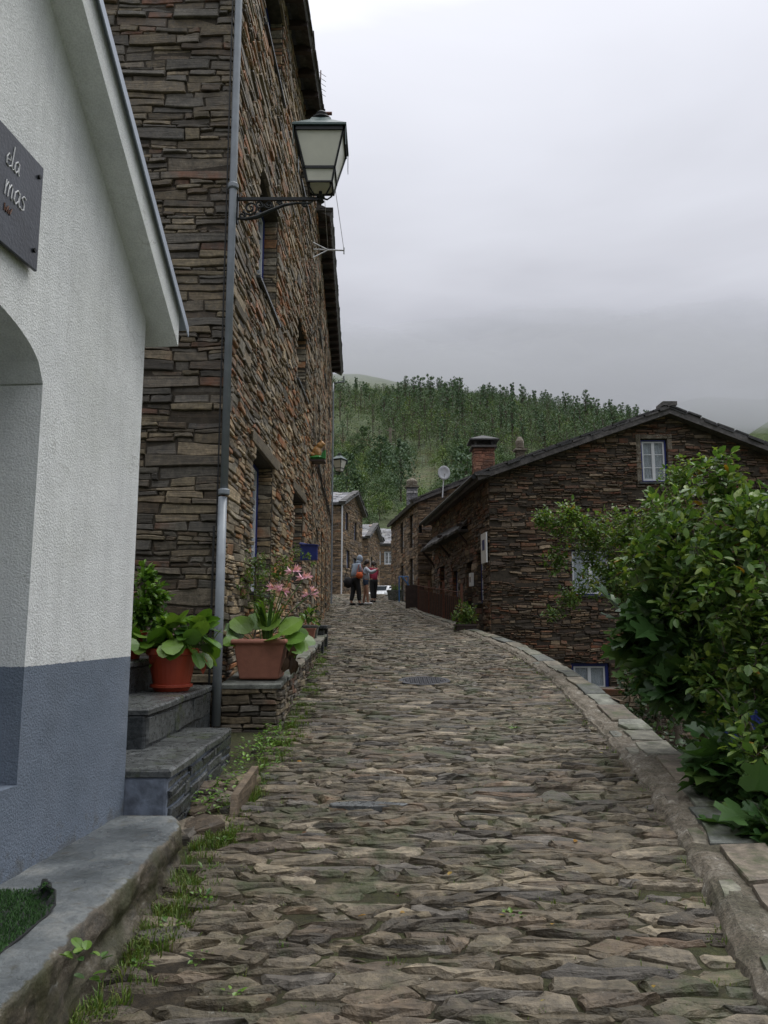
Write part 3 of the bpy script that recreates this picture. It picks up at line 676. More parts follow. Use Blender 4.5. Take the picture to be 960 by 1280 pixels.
mb = MB(); verge(mb, e0, e1, (1, 0, 0), th=.035, w=.3, jag=.25); mb.build('eave_slates', M['roofdark'], h2)
mb = MB()
for i in range(18): mb = MB(); mb.box(A2 + F2 * (.3 + i * .6) + Vector((.14, 0, H2 - .12)), (.36, .09, .12)); mb.build('rafter_end', M['darkwood'], h2)
mb = MB(); g0 = e1 + Vector((.02, .02, -.12)); mb.tube([g0, g0 + Vector((0, .1, -.18)), g0 + Vector((-.38, .12, -.24)), Vector((-1.83, 27.1, 9.9)), Vector((-1.83, 27.1, 2.3))], .03, 8); tag(mb.build('downpipe', M['pipe']), 'pale downpipe on the far corner of the second house', 'pipe')
mb = MB()
for i in range(3):
    z = 5.0 + i * .12; mb.tube([A2 + F2 * s + Vector((.05, 0, z - 1.1 - .05 * math.sin(s * 2 + i))) for s in [k_ * .4 for k_ in range(0, 27)]], .012, 5)
tag(mb.build('cable', M['rubber']), 'black cables strung along the facade of the second house', 'cable')

# ------------------------------------------------------------ street lanterns on iron brackets
def scroll(mb, c, r, turns=1.6, a0=0, hand=1, th=.011, ax=Vector((1, 0, 0))):
    p = []
    for i in range(26):
        f = i / 25; a = a0 + hand * f * turns * 2 * math.pi; rr = r * (1 - f * .82); p.append(Vector(c) + ax * (rr * math.cos(a)) + Vector((0, 0, rr * math.sin(a))))
    mb.tube(p, th, 6)
LB = P(300, 249, 8.0) + Vector((-.03, 0, 0))
lamp = thing('street_lantern', 'green and black four-sided street lantern on scrolled iron bracket at the near house corner', 'street lamp', LB)
mb = MB(); z = LB.z; x = LB.x; y = LB.y
mb.box((x + .47, y, z), (.94, .032, .034)); mb.box((x + .004, y, z - .12), (.02, .05, .34))
mb.tube([(x + .01, y, z - .23), (x + .1, y, z - .235), (x + .22, y, z - .21), (x + .36, y, z - .14), (x + .52, y, z - .07), (x + .66, y, z - .045), (x + .8, y, z - .05), (x + .84, y, z - .02)], [.014, .018, .026, .02, .018, .014, .012, .008], 8)
scroll(mb, (x + .15, y, z - .105), .085, 1.7, R(200)); scroll(mb, (x + .35, y, z - .065), .05, 1.5, R(180)); scroll(mb, (x + .06, y, z - .19), .04, 1.3, R(90), -1); scroll(mb, (x + .47, y, z - .045), .032, 1.3, R(180), -1); scroll(mb, (x + .75, y, z - .06), .035, 1.4, R(90))
scroll(mb, (x + .25, y, z - .06), .05, 1.4, R(0), -1); mb.blob((x + .24, y, z - .19), (.05, .02, .035), 8)
mb.build('bracket', M['iron'], lamp)
LC = Vector((x + .92, y, z + .16)); b1 = LC.z + .12
mb = MB()
mb.lathe((LC.x, LC.y, z - .03), [(.02, -.02), (.045, 0), (.03, .03), (.05, .05), (.02, .09), (.02, .12)], 12)
for sx_ in (-1, 1):
    for sy_ in (-1, 1):
        mb.tube([(LC.x, LC.y, z + .02), (LC.x + sx_ * .07, LC.y + sy_ * .06, z + .03), (LC.x + sx_ * .115, LC.y + sy_ * .10, z + .09), (LC.x + sx_ * .12, LC.y + sy_ * .12, z + .2), (LC.x + sx_ * .15, LC.y + sy_ * .15, b1 - .01)], .010, 6)
mb.build('lamp_holder', M['iron'], lamp)
b0, b1, t0_ = LC.z - .02, LC.z + .12, LC.z + .52   # base ring, lower rail, top rail
w0, w1, w2 = .135, .165, .265
mb = MB(); mb.frustum(LC - Vector((0, 0, LC.z)), [(w0 - .004, b0), (w1 - .004, b1), (w2 - .006, t0_)]); mb.build('glass', M['frosted'], lamp)
mb = MB()
for sx_ in (-1, 1):
    for sy_ in (-1, 1): mb.tube([(LC.x + sx_ * w0, LC.y + sy_ * w0, b0 - .01), (LC.x + sx_ * w1, LC.y + sy_ * w1, b1), (LC.x + sx_ * w2, LC.y + sy_ * w2, t0_)], .012, 6)
for ww, zz, hh in ((w0, b0 - .01, .016), (w1, b1, .03), (w2, t0_, .05)):
    for dx, dy in ((1, 0), (-1, 0), (0, 1), (0, -1)): mb.box((LC.x + dx * ww, LC.y + dy * ww, zz), (.02 if dx else 2 * ww + .02, .02 if dy else 2 * ww + .02, hh))
mb.build('lantern_frame', M['iron'], lamp)
mb = MB()
for dx in (1, -1): 
    for dy in (-1, 1): mb.prism([(LC.x + dx * .285, LC.y + dy * .285, t0_ + .03), (LC.x + dx * .285, LC.y + dy * .285, t0_ - .21), (LC.x + dx * .285, LC.y + dy * .235, t0_ - .18), (LC.x + dx * .285, LC.y + dy * .235, t0_ + .03)], (.006, 0, 0))
mb.frustum(LC - Vector((0, 0, LC.z)), [(w2 + .03, t0_ + .022), (w2 + .03, t0_ + .045), (.12, t0_ + .20), (.10, t0_ + .24)]); mb.build('roof_cap', M['green_iron'], lamp)
mb = MB(); mb.lathe((LC.x, LC.y, t0_ + .24), [(.06, 0), (.11, .015), (.115, .035), (.07, .05), (.05, .07), (.075, .09), (.05, .12), (.01, .13)], 16); mb.build('finial', M['iron'], lamp, smooth=True)
far_lamp = dup(lamp, P(415, 592, 27.15) + Vector((-.1, 0, .1)), R(62), scale=.75, label='small distant street lantern near the far corner of the second house')

# ------------------------------------------------------------ white rendered house
K = .085; FW = Vector((K, 1, 0)).normalized(); YC = 4.97
def wx(y): return -2.02 + K * y
WO = Vector((wx(-1.2), -1.2, .2)); ls = math.hypot(1, K)
wh = thing('white_house', 'white rough-cast house with blue-grey painted base at the left edge', 'house', WO)
sY = lambda y: (y + 1.2) * ls
fnw = frame_fn(WO, FW)
def wtop(y): return (3.62 + (YC - y) * .82 if y > 1.9 else 3.62 + (YC - 1.9) * .82 - (1.9 - y) * .82) - .2
def arch(y): 
    c, hw = 3.0, .74; tt = (y - c) / hw
    return 2.78 - .2 + .28 * math.sqrt(max(0, 1 - tt * tt * .999)) if abs(tt) <= 1 else None
mb = MB(); yy = [-1.2, 0, 1, 1.9] + [2.26 + i * .74 * 2 / 28 for i in range(29)] + [4.2, 4.6, 4.93, YC]
SB = .66
for a, b in zip(yy, yy[1:]):
    inside = a >= 2.259 and b <= 3.741
    def quad(z0a, z0b, z1a, z1b): mb.add([fnw(sY(a), z0a, 0), fnw(sY(b), z0b, 0), fnw(sY(b), z1b, 0), fnw(sY(a), z1a, 0)], [(0, 1, 2, 3)])
    if inside:
        ha, hb = arch(a) or 2.58, arch(b) or 2.58
        quad(-.5, -.5, SB, SB); quad(ha, hb, wtop(a), wtop(b))
        mb.add([fnw(sY(a), ha, 0), fnw(sY(b), hb, 0), fnw(sY(b), hb, -.45), fnw(sY(a), ha, -.45)], [(3, 2, 1, 0)])
        mb.add([fnw(sY(a), SB, 0), fnw(sY(b), SB, 0), fnw(sY(b), SB, -.45), fnw(sY(a), SB, -.45)], [(0, 1, 2, 3)])
    else: quad(-.5, -.5, wtop(a), wtop(b))
for y_, sg in ((2.26, 1), (3.74, -1)):
    mb.add([fnw(sY(y_), SB, 0), fnw(sY(y_), 2.58, 0), fnw(sY(y_), 2.58, -.45), fnw(sY(y_), SB, -.45)], [(0, 1, 2, 3)])
# far end, near end and rear
pc = fnw(sY(YC), 0, 0); bk = Vector((-5.2, .45, 0))
mb.add([pc + Vector((0, 0, -.7)), pc + bk + Vector((0, 0, -.7)), pc + bk + Vector((0, 0, 3.42)), pc + Vector((0, 0, 3.42))], [(0, 1, 2, 3)])
mb.build('rendered_wall', M['render'], wh)
win_hole = (sY(2.28), sY(3.72), SB, 2.84)
window(wh, WO, FW, win_hole, .32, blue='white_paint', lights=(2, 3), fill='curtain', sill=False)
# verge: soffit box, fascia and metal flashing along the gable
def slope_pt(y, up, outw): return fnw(sY(y), wtop(y) + up, outw)
for (ya, yb) in ((1.9, 5.13), (1.9, -1.2)):
    A = slope_pt(ya, 0, 0); B = slope_pt(yb, 0, 0) if yb < 0 else fnw(sY(yb), wtop(YC) - (yb - YC) * .82, 0)
    Nw = FW.cross(Vector((0, 0, 1))); th = Vector((0, 0, .24))
    mb = MB(); mb.prism([A - Nw * .3, B - Nw * .3, B + Nw * .17, A + Nw * .17], th)
    mb.build('verge', M['white_render'] if 'white_render' in M else M['render'], wh)
    d = (B - A).normalized()
    mb = MB(); t2 = Vector((0, 0, .243)); mb.prism([A - Nw * .3 + t2, B - Nw * .3 + t2 + d * .14, B + Nw * .20 + t2 + d * .14, A + Nw * .20 + t2], (0, 0, .02)); mb.prism([A + Nw * .197 + t2 + Vector((0, 0, .021)), B + Nw * .197 + t2 + d * .14 + Vector((0, 0, .021)), B + Nw * .203 + t2 + d * .14 + Vector((0, 0, .021)), A + Nw * .203 + t2 + Vector((0, 0, .021))], (0, 0, -.07))
    mb.build('flashing', M['metal'], wh)
    roof_slope(wh, B + Vector((0, 0, .27)) - Nw * .1, B + Vector((-5, .45, .27)), A - B, .05, 'roofdark', tile=False)
    mb = MB(); mb.tube([B + Nw * .12 + Vector((-.25, 0, .14)), B + Nw * .12 + Vector((-.25, 0, .14)) + Vector((-4.8, .43, 0))], .001, 4)
# slate name plate with chalk-white handwriting
sg = thing('slate_sign', 'dark slate plate with white handwriting fixed to the white wall', 'sign', fnw(sY(3.2), 3.35, 0))
M['signslate'] = simple('sign_slate', (.035, .04, .05), .28, 0, .35, 7, .2)
M['chalk'] = simple('chalk_white', (.62, .63, .64), .7)
M['faded'] = simple('faded_orange_paint', (.13, .06, .035), .7)
mb = MB(); fbox(mb, fnw, sY(2.55), sY(3.56), 3.09, 3.63, .02, .035); mb.build('plate', M['signslate'], sg, bevel=.003)
for y_, z_ in ((3.52, 3.56), (3.52, 3.18), (2.6, 3.56), (2.6, 3.18)):
    mb = MB(); p0 = fnw(sY(y_), z_, .0); nn = FW.cross(Vector((0, 0, 1))); mb.tube([p0 + nn * .0, p0 + nn * .042], .006, 8); mb.tube([p0 + nn * .036, p0 + nn * .045], .011, 10); mb.build('bolt', M['iron'], sg)
GL = {'e': [[(0, .45), (.5, .55), (.45, .9), (.2, 1), (0, .6), (.1, .1), (.4, 0), (.65, .2)]],
      'l': [[(0, 1.9), (0, .2), (.12, 0), (.3, .1)]],
      'a': [[(.5, .85), (.3, 1), (.05, .7), (.05, .2), (.25, 0), (.5, .35), (.55, .95), (.55, .2), (.7, 0)]],
      'm': [[(0, 1), (.05, 0)], [(.03, .5), (.2, .95), (.35, .85), (.36, 0)], [(.36, .55), (.55, .95), (.7, .8), (.72, .1), (.85, 0)]],
      's': [[(.5, .9), (.25, 1), (.08, .75), (.4, .45), (.42, .12), (.2, 0), (0, .12)]],
      'v': [[(0, .9), (.15, 0), (.3, .5), (.45, 0), (.7, .9)]]}
def write(par, txt, y0, z0, h, m, r=.0035, slant=.15):
    mb = MB(); s = y0
    for ch in txt:
        for stroke in GL[ch]:
            mb.tube([fnw(sY(s + (px + py * slant) * h), z0 + py * h, .037) for px, py in stroke], r, 5)
        s += (.32 if ch == 'l' else .95 if ch == 'm' else .72) * h
    mb.build('lettering', m, par)
write(sg, 'ela', 3.245, 3.46, .062, M['chalk']); write(sg, 'mas', 3.25, 3.315, .075, M['chalk']); write(sg, 'vv', 3.255, 3.24, .04, M['faded'])

# ------------------------------------------------------------ ledge, steps and low planter wall
mb = MB(); zt = .45; ny = 300; ys_ = [-.8 + i * (4.93 + .8) / ny for i in range(ny + 1)]
prof = [(-.55, 0), (-.10, 0), (-.03, -.004), (-.006, -.014), (.0, -.03), (.008, -.06), (.008, -.09), (.0, -.12), (-.01, -.15), (-.008, -.18), (.0, -.21), (.012, -.24), (.015, -.28), (.01, -.34), (.0, -.6)]
for yv in ys_:
    xe = -1.165 + .012 * noise.noise(Vector((yv * 1.7, 0, 4))) - (max(0, yv - 4.6) ** 2) * .9
    for px, pz in prof:
        q = Vector((xe + px, yv, zt + pz)) 
        if pz < -.01: q.x += (.035 * noise.noise(Vector((yv * 4, pz * 9, 1))) + .022 * noise.noise(Vector((yv * 11, pz * 26, 2))) + .015 * noise.noise(Vector((yv * 30, pz * 60, 3)))) * min(1, -pz * 9)
        elif px > -.2: q.z += .012 * noise.noise(Vector((yv * 7, px * 9, 1))); q.x += .015 * noise.noise(Vector((yv * 14, 0, 6)))
        if px <= -.5: q.x = wx(yv) - .25
        mb.v.append(tuple(q))
k = len(prof)
for i in range(ny):
    for j in range(k - 1): mb.f.append((i * k + j, i * k + j + 1, (i + 1) * k + j + 1, (i + 1) * k + j)); mb.m.append(0)
mb.f.append([ny * k + j for j in range(k)][::-1]); mb.m.append(0)
tag(mb.build('stone_ledge', M['ledge'], smooth=True), 'weathered blue-grey painted ledge running along the foot of the white house', 'ledge')
stp = thing('stone_steps', 'dark slate steps climbing left between the white house and the tall stone house', 'steps', (-1.6, 6, .5))
M['bluestone'] = simple('peeling_blue_painted_stone', (.14, .165, .21), .7, 0, .45, 12, .9, 14)
def stepblock(x0, x1, y0, y1, z0, z1_, name):
    mb = MB(); mb.box(((x0 + x1) / 2, (y0 + y1) / 2, (z0 + z1_ - .05) / 2), (x1 - x0, y1 - y0, z1_ - .05 - z0)); mb.build(name, M['bluestone'] if name == 'block' else M['slab'], stp, bevel=.02)
    fn = lambda s, t, d: Vector((s, t, z1_ - .05 + d))
    mb = MB(); n = max(1, round((y1 - y0) / .9))
    for i in range(n):
        a = y0 + (y1 - y0) * i / n + .006; b = y0 + (y1 - y0) * (i + 1) / n - .006
        pl = [(x0, a), ((x0 + x1) / 2, a - .02), (x1 + .02, a - .01), (x1 + .035, (a + b) / 2), (x1 + .015, b), (x0, b)]
        stone(mb, fn, pl, .05, .012, .001)
    mb.build('tread', M['slab'], stp)
stepblock(-2.4, -1.34, 4.99, 6.95, .1, .71, 'block')
stepblock(-2.8, -1.72, 5.75, 7.9, .3, 1.0, 'block_upper')
stepblock(-3.6, -2.2, 5.9, 7.92, .5, 1.28, 'block_top')
mb = MB(); masonry(mb, (-1.72, 5.76, .72), (0, 1, 0), 2.1, .23, rh=(.2, .23), L=(.5, .9), sub=.4, dep=(.005, .015), gap=.02, bev=.012); mb.build('riser', M['slab'], stp)
mb = MB(); masonry(mb, (-1.335, 5.0, .2), (0, 1, 0), 1.95, .44, rh=(.1, .2), L=(.3, .6), dep=(.0, .02)); mb.build('side_stones', M['slab'], stp)
# low step of rubble by the street with upright flag
rb = MB()
for i in range(16):
    cx, cy = U(-1.32, -1.08), U(5.0, 6.4); pl = [(cx + U(.08, .16) * math.cos(a), cy + U(.07, .13) * math.sin(a)) for a in [j * math.pi / 3.5 for j in range(7)]]
    stone(rb, street_fn, pl, U(.03, .09), .015, -.1, 0, (U(-.2, .2), U(-.2, .2)))
rb.prism([(-1.03, 5.35, gz(5.3) - .1), (-1.0, 6.15, gz(6) - .1), (-1.01, 6.15, gz(6) + .16), (-1.04, 5.5, gz(5.4) + .14)], (.05, 0, 0))
tag(rb.build('edging_stones', M['gable']), 'rough edging stones with an upright flag beside the steps', 'stones')
# planter wall
pw = thing('planter_wall', 'low rough stone wall along the tall house carrying the flower pots', 'wall', (-1.35, 10, .8))
pts_p = [(7.95, -1.06), (11, -1.08), (13.9, -1.14)]
def ptop(y): return 1.01 + (y - 7.95) * .065
mb = MB(); B0 = Vector((-1.06, 7.97, 0)); B1 = Vector((-1.14, 13.9, 0)); d = (B1 - B0)
mb.prism([(-1.68, 8.0, .2), (-1.09, 8.0, .2), (-1.16, 13.88, .2), (-1.58, 13.88, .2)], (0, 0, .72))
masonry(mb, (-1.64, 7.97, .4), (1, 0, 0), .57, .57, rh=(.07, .12), L=(.15, .4), dep=(.0, .03), m=1)
masonry(mb, (B0.x, B0.y, .4), d, d.length, 1.3, topf=lambda s: ptop(7.95 + s) - .43, rh=(.07, .13), L=(.15, .5), dep=(0, .03), m=1, sub=.05)
mb.prism([(-1.68, 8.0, .92), (-1.09, 8.0, .92), (-1.16, 13.88, 1.3), (-1.58, 13.88, 1.3)], (0, 0, .05))
mb.build('masonry', [M['mortarlight'], M['gable']], pw)
mb = MB(); s = 7.94
while s < 13.8:
    l = U(.5, .9); fn = lambda a, b, d: Vector((a, b, ptop(b) - .04 + d))
    pl = [(-1.66, s), (-1.3, s - .01), (-1.03 + U(-.02, .03), s + .01), (-1.02 + U(-.02, .03), s + l * .5), (-1.04, s + l - .012), (-1.66, s + l - .012)]
    stone(mb, fn, pl, .035, .01, -.01, 0, (0, 0)); s += l
mb.build('coping', M['coping'], pw)
# dark slate bench and block further up
bn_ = thing('slate_bench', 'dark slate slab bench against the foot of the tall house beyond the pots', 'bench', (-1.35, 14.6, gz(14.6)))
mb = MB(); mb.box((-1.33, 14.65, gz(14.6) + .42), (.62, 1.3, .06)); mb.build('seat', M['slab'], bn_, bevel=.01)
for yy_ in (14.15, 15.1):
    mb = MB(); mb.box((-1.33, yy_, gz(yy_) + .2), (.5, .16, .42)); mb.build('support', M['slab'], bn_, bevel=.01)

# ------------------------------------------------------------ leaves
def leaf(mb, p, d, up, L, W, fold=.25, curl=.15, kind='oval', m=0):
    d = d.normalized(); sd = d.cross(up)
    if sd.length < 1e-4: sd = d.orthogonal()
    sd.normalize(); n = sd.cross(d)
    def q(a, b): return p + d * (a * L) + sd * (b * W) + n * (abs(b) * W * fold - curl * L * a * a)
    if kind == 'oval': r = [(.0, .02), (.3, .42), (.62, .48), (.88, .26)]
    elif kind == 'round': r = [(.0, .18), (.22, .48), (.6, .55), (.9, .32)]
    elif kind == 'lance': r = [(0, .05), (.35, .5), (.7, .32)]
    elif kind == 'fig':
        o = [(0, .1), (-.08, .3), (.12, .55), (.33, .50), (.40, .25), (.62, .52), (.80, .40), (.72, .18), (1.0, .0)]
        vs = [q(.3, 0)] + [q(a, b) for a, b in o] + [q(a, -b) for a, b in o[-2::-1]]
        k = len(vs) - 1
        mb.add(vs, [(0, i, i + 1) for i in range(1, k)] + [(0, k, 1)], m); return
    vs = [q(0, 0)] + [q(a, b) for a, b in r] + [q(1, 0)] + [q(a, -b) for a, b in r[::-1]] + [q(.5, 0)]
    k = len(r); c = len(vs) - 1
    mb.add(vs, [(c, i, (i + 1) % c) for i in range(c)][::-1], m)
def rv(): 
    v = Vector((rnd.gauss(0, 1), rnd.gauss(0, 1), rnd.gauss(0, 1))); return v.normalized()
def plant(name, label, cat, base, blobs, ncl, leaves, L, kind, mats, group=None, trunk_r=.06, spread=.16, wr=.55, twig=.004, dens_out=.5, root=None, up=.5, spine=None, petiole=.03):
    """branching plant: attractors in the crown's blobs are tied to the growing skeleton, leaves sit on the tips"""
    base = Vector(base); t = root or thing(name, label, cat, base, group)
    nodes = [(base.copy(), trunk_r)]; wood = MB()
    spine = spine or [base, Vector(blobs[0][0])]
    sp = [Vector(q) for q in spine]; n = 8; last = base
    for a, b in zip(sp, sp[1:]):
        for i in range(1, n + 1):
            p = a.lerp(b, i / n) + rv() * .02; nodes.append((p, trunk_r * (1 - .6 * len(nodes) / (n * len(sp)))))
    wood.tube([q[0] for q in nodes], [max(twig, q[1]) for q in nodes], 7)
    att = []; wt = [r ** 2.2 if not isinstance(r, (tuple, list)) else (r[0] * r[1] * r[2]) ** .73 for _, r in blobs]
    for _ in range(ncl):
        c, r = rnd.choices(blobs, wt)[0]; r = r if isinstance(r, (tuple, list)) else (r, r, r)
        v = rv() * (rnd.random() ** (1 - dens_out * .66)); att.append(Vector(c) + Vector((v.x * r[0], v.y * r[1], v.z * r[2])))
    att.sort(key=lambda q: (q - base).length)
    lm = MB(); nm = len(mats)
    for a in att:
        bi = min(range(len(nodes)), key=lambda i: (nodes[i][0] - a).length + (0 if nodes[i][1] > twig * 1.5 else .05)); b, rb_ = nodes[bi]
        k = max(2, min(5, int((a - b).length / .15) + 1)); sag = Vector((0, 0, .08 * (a - b).length)); pp = [b]
        for i in range(1, k + 1):
            f = i / k; pp.append(b.lerp(a, f) + sag * math.sin(f * math.pi) + rv() * .015)
        r0 = max(twig, rb_ * .6); rr = [r0 + (twig * .6 - r0) * (i / k) for i in range(k + 1)]
        wood.tube(pp, rr, 4, caps=False)
        for p_, r_ in zip(pp[1:], rr[1:]): nodes.append((p_, r_))
        d = (a - b).normalized() if (a - b).length > .01 else rv()
        for _ in range(leaves):
            o = (rv() + d * .6 + Vector((0, 0, up * .5))).normalized(); p = a - d * U(0, spread) + rv() * spread * .35
            l = L * U(.4, 1.25); ld = (o + Vector((0, 0, -.25))).normalized()
            mi = rnd.choices(range(nm), [1] + [.012] * (nm - 1))[0] if nm > 1 else 0
            leaf(lm, p + ld * petiole, ld, (Vector((0, 0, 1)) + rv() * .6), l, l * wr, kind=kind, m=mi)
    wood.build('trunk', M['bark'], t, smooth=True); lm.build('foliage', [M[q] for q in mats], t)
    return t
def bl(u, v, Y, r, ry=None): return (P(u, v, Y), (r / F * Y, (ry or r / F * Y), r / F * Y))
plant('garden_shrub', 'large broad-leaved green shrub with upright tips filling the right edge below the house', 'shrub', (3.6, 6.2, -1.75),
      [bl(905, 600, 6.2, 38), bl(850, 640, 6.6, 42), bl(812, 625, 6.4, 17), bl(905, 572, 6.3, 12), bl(945, 585, 6.2, 12), bl(800, 690, 6.7, 22), bl(770, 720, 6.9, 14), bl(905, 680, 6, 60), bl(840, 700, 6.5, 50), bl(950, 660, 5.8, 60), bl(960, 760, 5.6, 80), bl(890, 760, 6.2, 60), bl(960, 860, 5.4, 62), bl(905, 850, 6.0, 52), bl(960, 950, 5.2, 50), bl(1020, 800, 5.5, 90)],
      760, 11, .088, 'oval', ['leaf_broad', 'leaf_yellow'], spine=[(3.6, 6.2, -1.75), P(930, 900, 6.6), P(915, 720, 6.4)], spread=.15, dens_out=.65)
plant('fig_tree', 'fig tree with big lobed dark leaves leaning over the parapet', 'tree', (3.1, 7.2, -1.75),
      [bl(812, 765, 6.9, 36), bl(850, 770, 6.7, 50), bl(832, 825, 6.9, 30), bl(850, 840, 6.6, 45), bl(900, 830, 6.6, 40), bl(788, 795, 7, 14), bl(840, 700, 7, 30)],
      210, 5, .24, 'fig', ['leaf_fig'], wr=.95, spine=[(3.1, 7.2, -1.75), P(880, 930, 7.2), P(850, 800, 6.9)], spread=.22, petiole=.06)
plant('fig_tree', 'low fig branches with large leaves spreading just outside the parapet at lower right', 'tree', (3.3, 4.9, -1.75),
      [bl(905, 955, 5.6, 30), bl(955, 985, 5.3, 40), bl(880, 935, 5.9, 18), bl(985, 950, 5.3, 40), bl(945, 1030, 5.0, 28), bl(985, 1060, 4.8, 36), bl(900, 1000, 5.6, 22), bl(955, 650, 6.6, 26), bl(985, 630, 6.5, 26)],
      110, 5, .20, 'fig', ['leaf_fig'], wr=.95, spine=[(3.3, 4.9, -1.75), P(960, 1000, 5.2), P(985, 800, 6)], spread=.22, petiole=.06)
plant('slender_tree', 'airy small-leaved tree reaching left in front of the dark stone gable', 'tree', (4.2, 11.5, -1.75),
      [bl(700, 655, 12, 22), bl(735, 668, 12, 34), bl(700, 700, 12, 20), bl(780, 670, 11.8, 42), bl(760, 715, 11.8, 38), bl(830, 650, 11.5, 40), bl(715, 742, 12, 20), bl(800, 730, 11.5, 45), bl(850, 600, 11.3, 30), bl(690, 765, 12, 12), bl(678, 648, 12, 16), bl(715, 640, 12, 18)],
      900, 12, .07, 'oval', ['leaf_small', 'leaf_yellow'], spine=[(4.2, 11.5, -1.75), P(840, 780, 11.7), P(790, 700, 11.8)], spread=.13, trunk_r=.07)
plant('ivy_bush', 'dark ivy and brambles over the old garden wall beneath the fig tree', 'bush', (3.4, 9.8, -1.75),
      [bl(800, 860, 10, 32), bl(790, 900, 9.8, 26), bl(840, 880, 9.6, 30), bl(880, 960, 8, 60), bl(930, 1000, 7, 60), bl(840, 950, 8, 40)],
      330, 9, .07, 'oval', ['leaf_dark', 'leaf_small'], spine=[(3.4, 9.8, -1.75), P(820, 890, 9.8)], spread=.14, wr=.75)

# old garden wall with blue door below the street
gw = thing('garden_wall', 'old dark stone garden wall with a blue door below street level', 'wall', (4.5, 13, -1.75))
O = Vector((3.5, 13.0, -1.8)); hg = [(1.95, 2.85, .1, 2.15)]
mb = MB(); backing(mb, O, (1, -.05, 0), 7, 2.35, .4, hg); masonry(mb, O, (1, -.05, 0), 7, 2.35, holes=hg, m=1, rh=(.1, .18), seg=2); mb.build('masonry', [M['mortar'], M['house']], gw)
mb = MB(); fn = frame_fn(O, (1, -.05, 0)); fbox(mb, fn, 1.96, 2.84, .11, 2.14, -.2, -.15)
for i in range(6): fbox(mb, fn, 1.97 + i * .145, 2.105 + i * .145, .13, 2.12, -.149, -.135)
mb.build('door', M['blue'], gw)

# ------------------------------------------------------------ gabled stone house on the right
A3 = Vector((2.6, 19, -1.9)); T3 = [(0, 5.32), (4.46, 6.86), (8.4, 5.28)]; W3 = 8.4
h3 = thing('stone_house', 'dark slate stone house with broad gable facing the camera and blue framed windows', 'house', A3)
q = lambda z: z + 1.9
def sx3(u, v): return P(u, v, 19).x - 2.6
ho3 = [(sx3(800, 548), sx3(836, 604), q(5.09), q(6.19)), (sx3(714, 700), sx3(764, 745), q(2.3), q(3.4)), (sx3(714, 850), sx3(763, 850), q(-.45), q(.68))]
top3 = [(s, q(z)) for s, z in T3]
S3 = Vector((1, 0, 0))
mb = MB(); backing(mb, A3, S3, W3, 0, .5, ho3, top=top3)
masonry(mb, A3, S3, W3, 9, topf=lambda s: interp(top3, s), holes=ho3, rh=(.07, .17), L=(.2, .8), dep=(-.01, .06), m=1, sub=.05, amp=.03, gap=.012)
for h in ho3: jambs(mb, A3, S3, h, .15, 1)
mb.build('gable_wall', [M['mortar'], M['house']], h3)
window(h3, A3, S3, ho3[0], .05, lights=(2, 3)); window(h3, A3, S3, ho3[1], .05, lights=(2, 1), blue='blue', bw=.03); window(h3, A3, S3, ho3[2], .1, lights=(2, 2), blue='blue', bw=.09)
# surround of pale mortar round the top window
mb = MB(); fn3 = frame_fn(A3, S3); h = ho3[0]
for a_ in ((h[0] - .12, h[0] - .005, h[2] - .05, h[3] + .12), (h[1] + .005, h[1] + .12, h[2] - .05, h[3] + .12), (h[0], h[1], h[3] + .005, h[3] + .11)): fbox(mb, fn3, *a_, -.02, .04)
mb.build('surround', M['cement'], h3, bevel=.01)
B3 = Vector((1.75, 28, -1.9)); S4 = (A3 - B3).normalized(); L4 = (A3 - B3).length
ho4 = [(L4 - 1.5, L4 - .8, q(2.15), q(3.45)), (L4 - 2.9, L4 - 2.1, q(1.3), q(3.3)), (L4 - 5.0, L4 - 4.1, q(1.6), q(3.2)), (L4 - 7.4, L4 - 6.4, q(1.7), q(3.5))]
mb = MB(); backing(mb, B3, S4, L4, q(5.3), .45, ho4); masonry(mb, B3, S4, L4, q(5.3), holes=ho4, rh=(.12, .2), m=1, seg=2, dep=(0, .04))
for h in ho4: jambs(mb, B3, S4, h, .15, 1)
mb.build('street_wall', [M['mortar'], M['house']], h3)
window(h3, B3, S4, ho4[0], .1); window(h3, B3, S4, ho4[2], .1, sill=False)
for h in (ho4[1], ho4[3]):
    mb = MB(); fnn = frame_fn(B3, S4); fbox(mb, fnn, h[0] + .01, h[1] - .01, h[2], h[3] - .01, -.2, -.14)
    for i in range(5): fbox(mb, fnn, h[0] + .03 + i * .16, h[0] + .17 + i * .16, h[2] + .03, h[3] - .03, -.139, -.125)
    mb.build('door', M['darkwood'], h3)
mb = MB(); mb.prism([(11, 19.5, -1.9), (11, 28, -1.9), (2.3, 28, -1.9), (3.1, 19.5, -1.9)][::-1], (0, 0, 7.1)); mb.build('rear_wall', M['mortar'], h3)
dep = Vector((-.85, 9, 0)); fr = Vector((.03, -.30, 0)); zz = Vector((0, 0, 1))
G = lambda s, z: Vector((2.6 + s, 19, z))
ea, ri, rr_ = G(-.35, 5.2), G(4.46, 6.9), G(8.9, 5.13)
roof_slope(h3, ea + fr, ea + dep, ri - ea, .12); roof_slope(h3, rr_ + fr, rr_ + dep, ri - rr_, .12)
mb = MB(); verge(mb, ea + fr, ri + fr, (0, -1, 0), th=.05); verge(mb, ri + fr, rr_ + fr, (0, -1, 0), th=.05); verge(mb, ea + fr, ea + dep, (-1, 0, 0), th=.05)
mb.box(ri + fr + Vector((0, .2, .12)), (.35, .5, .1)); mb.build('verge_slates', M['roofdark'], h3)
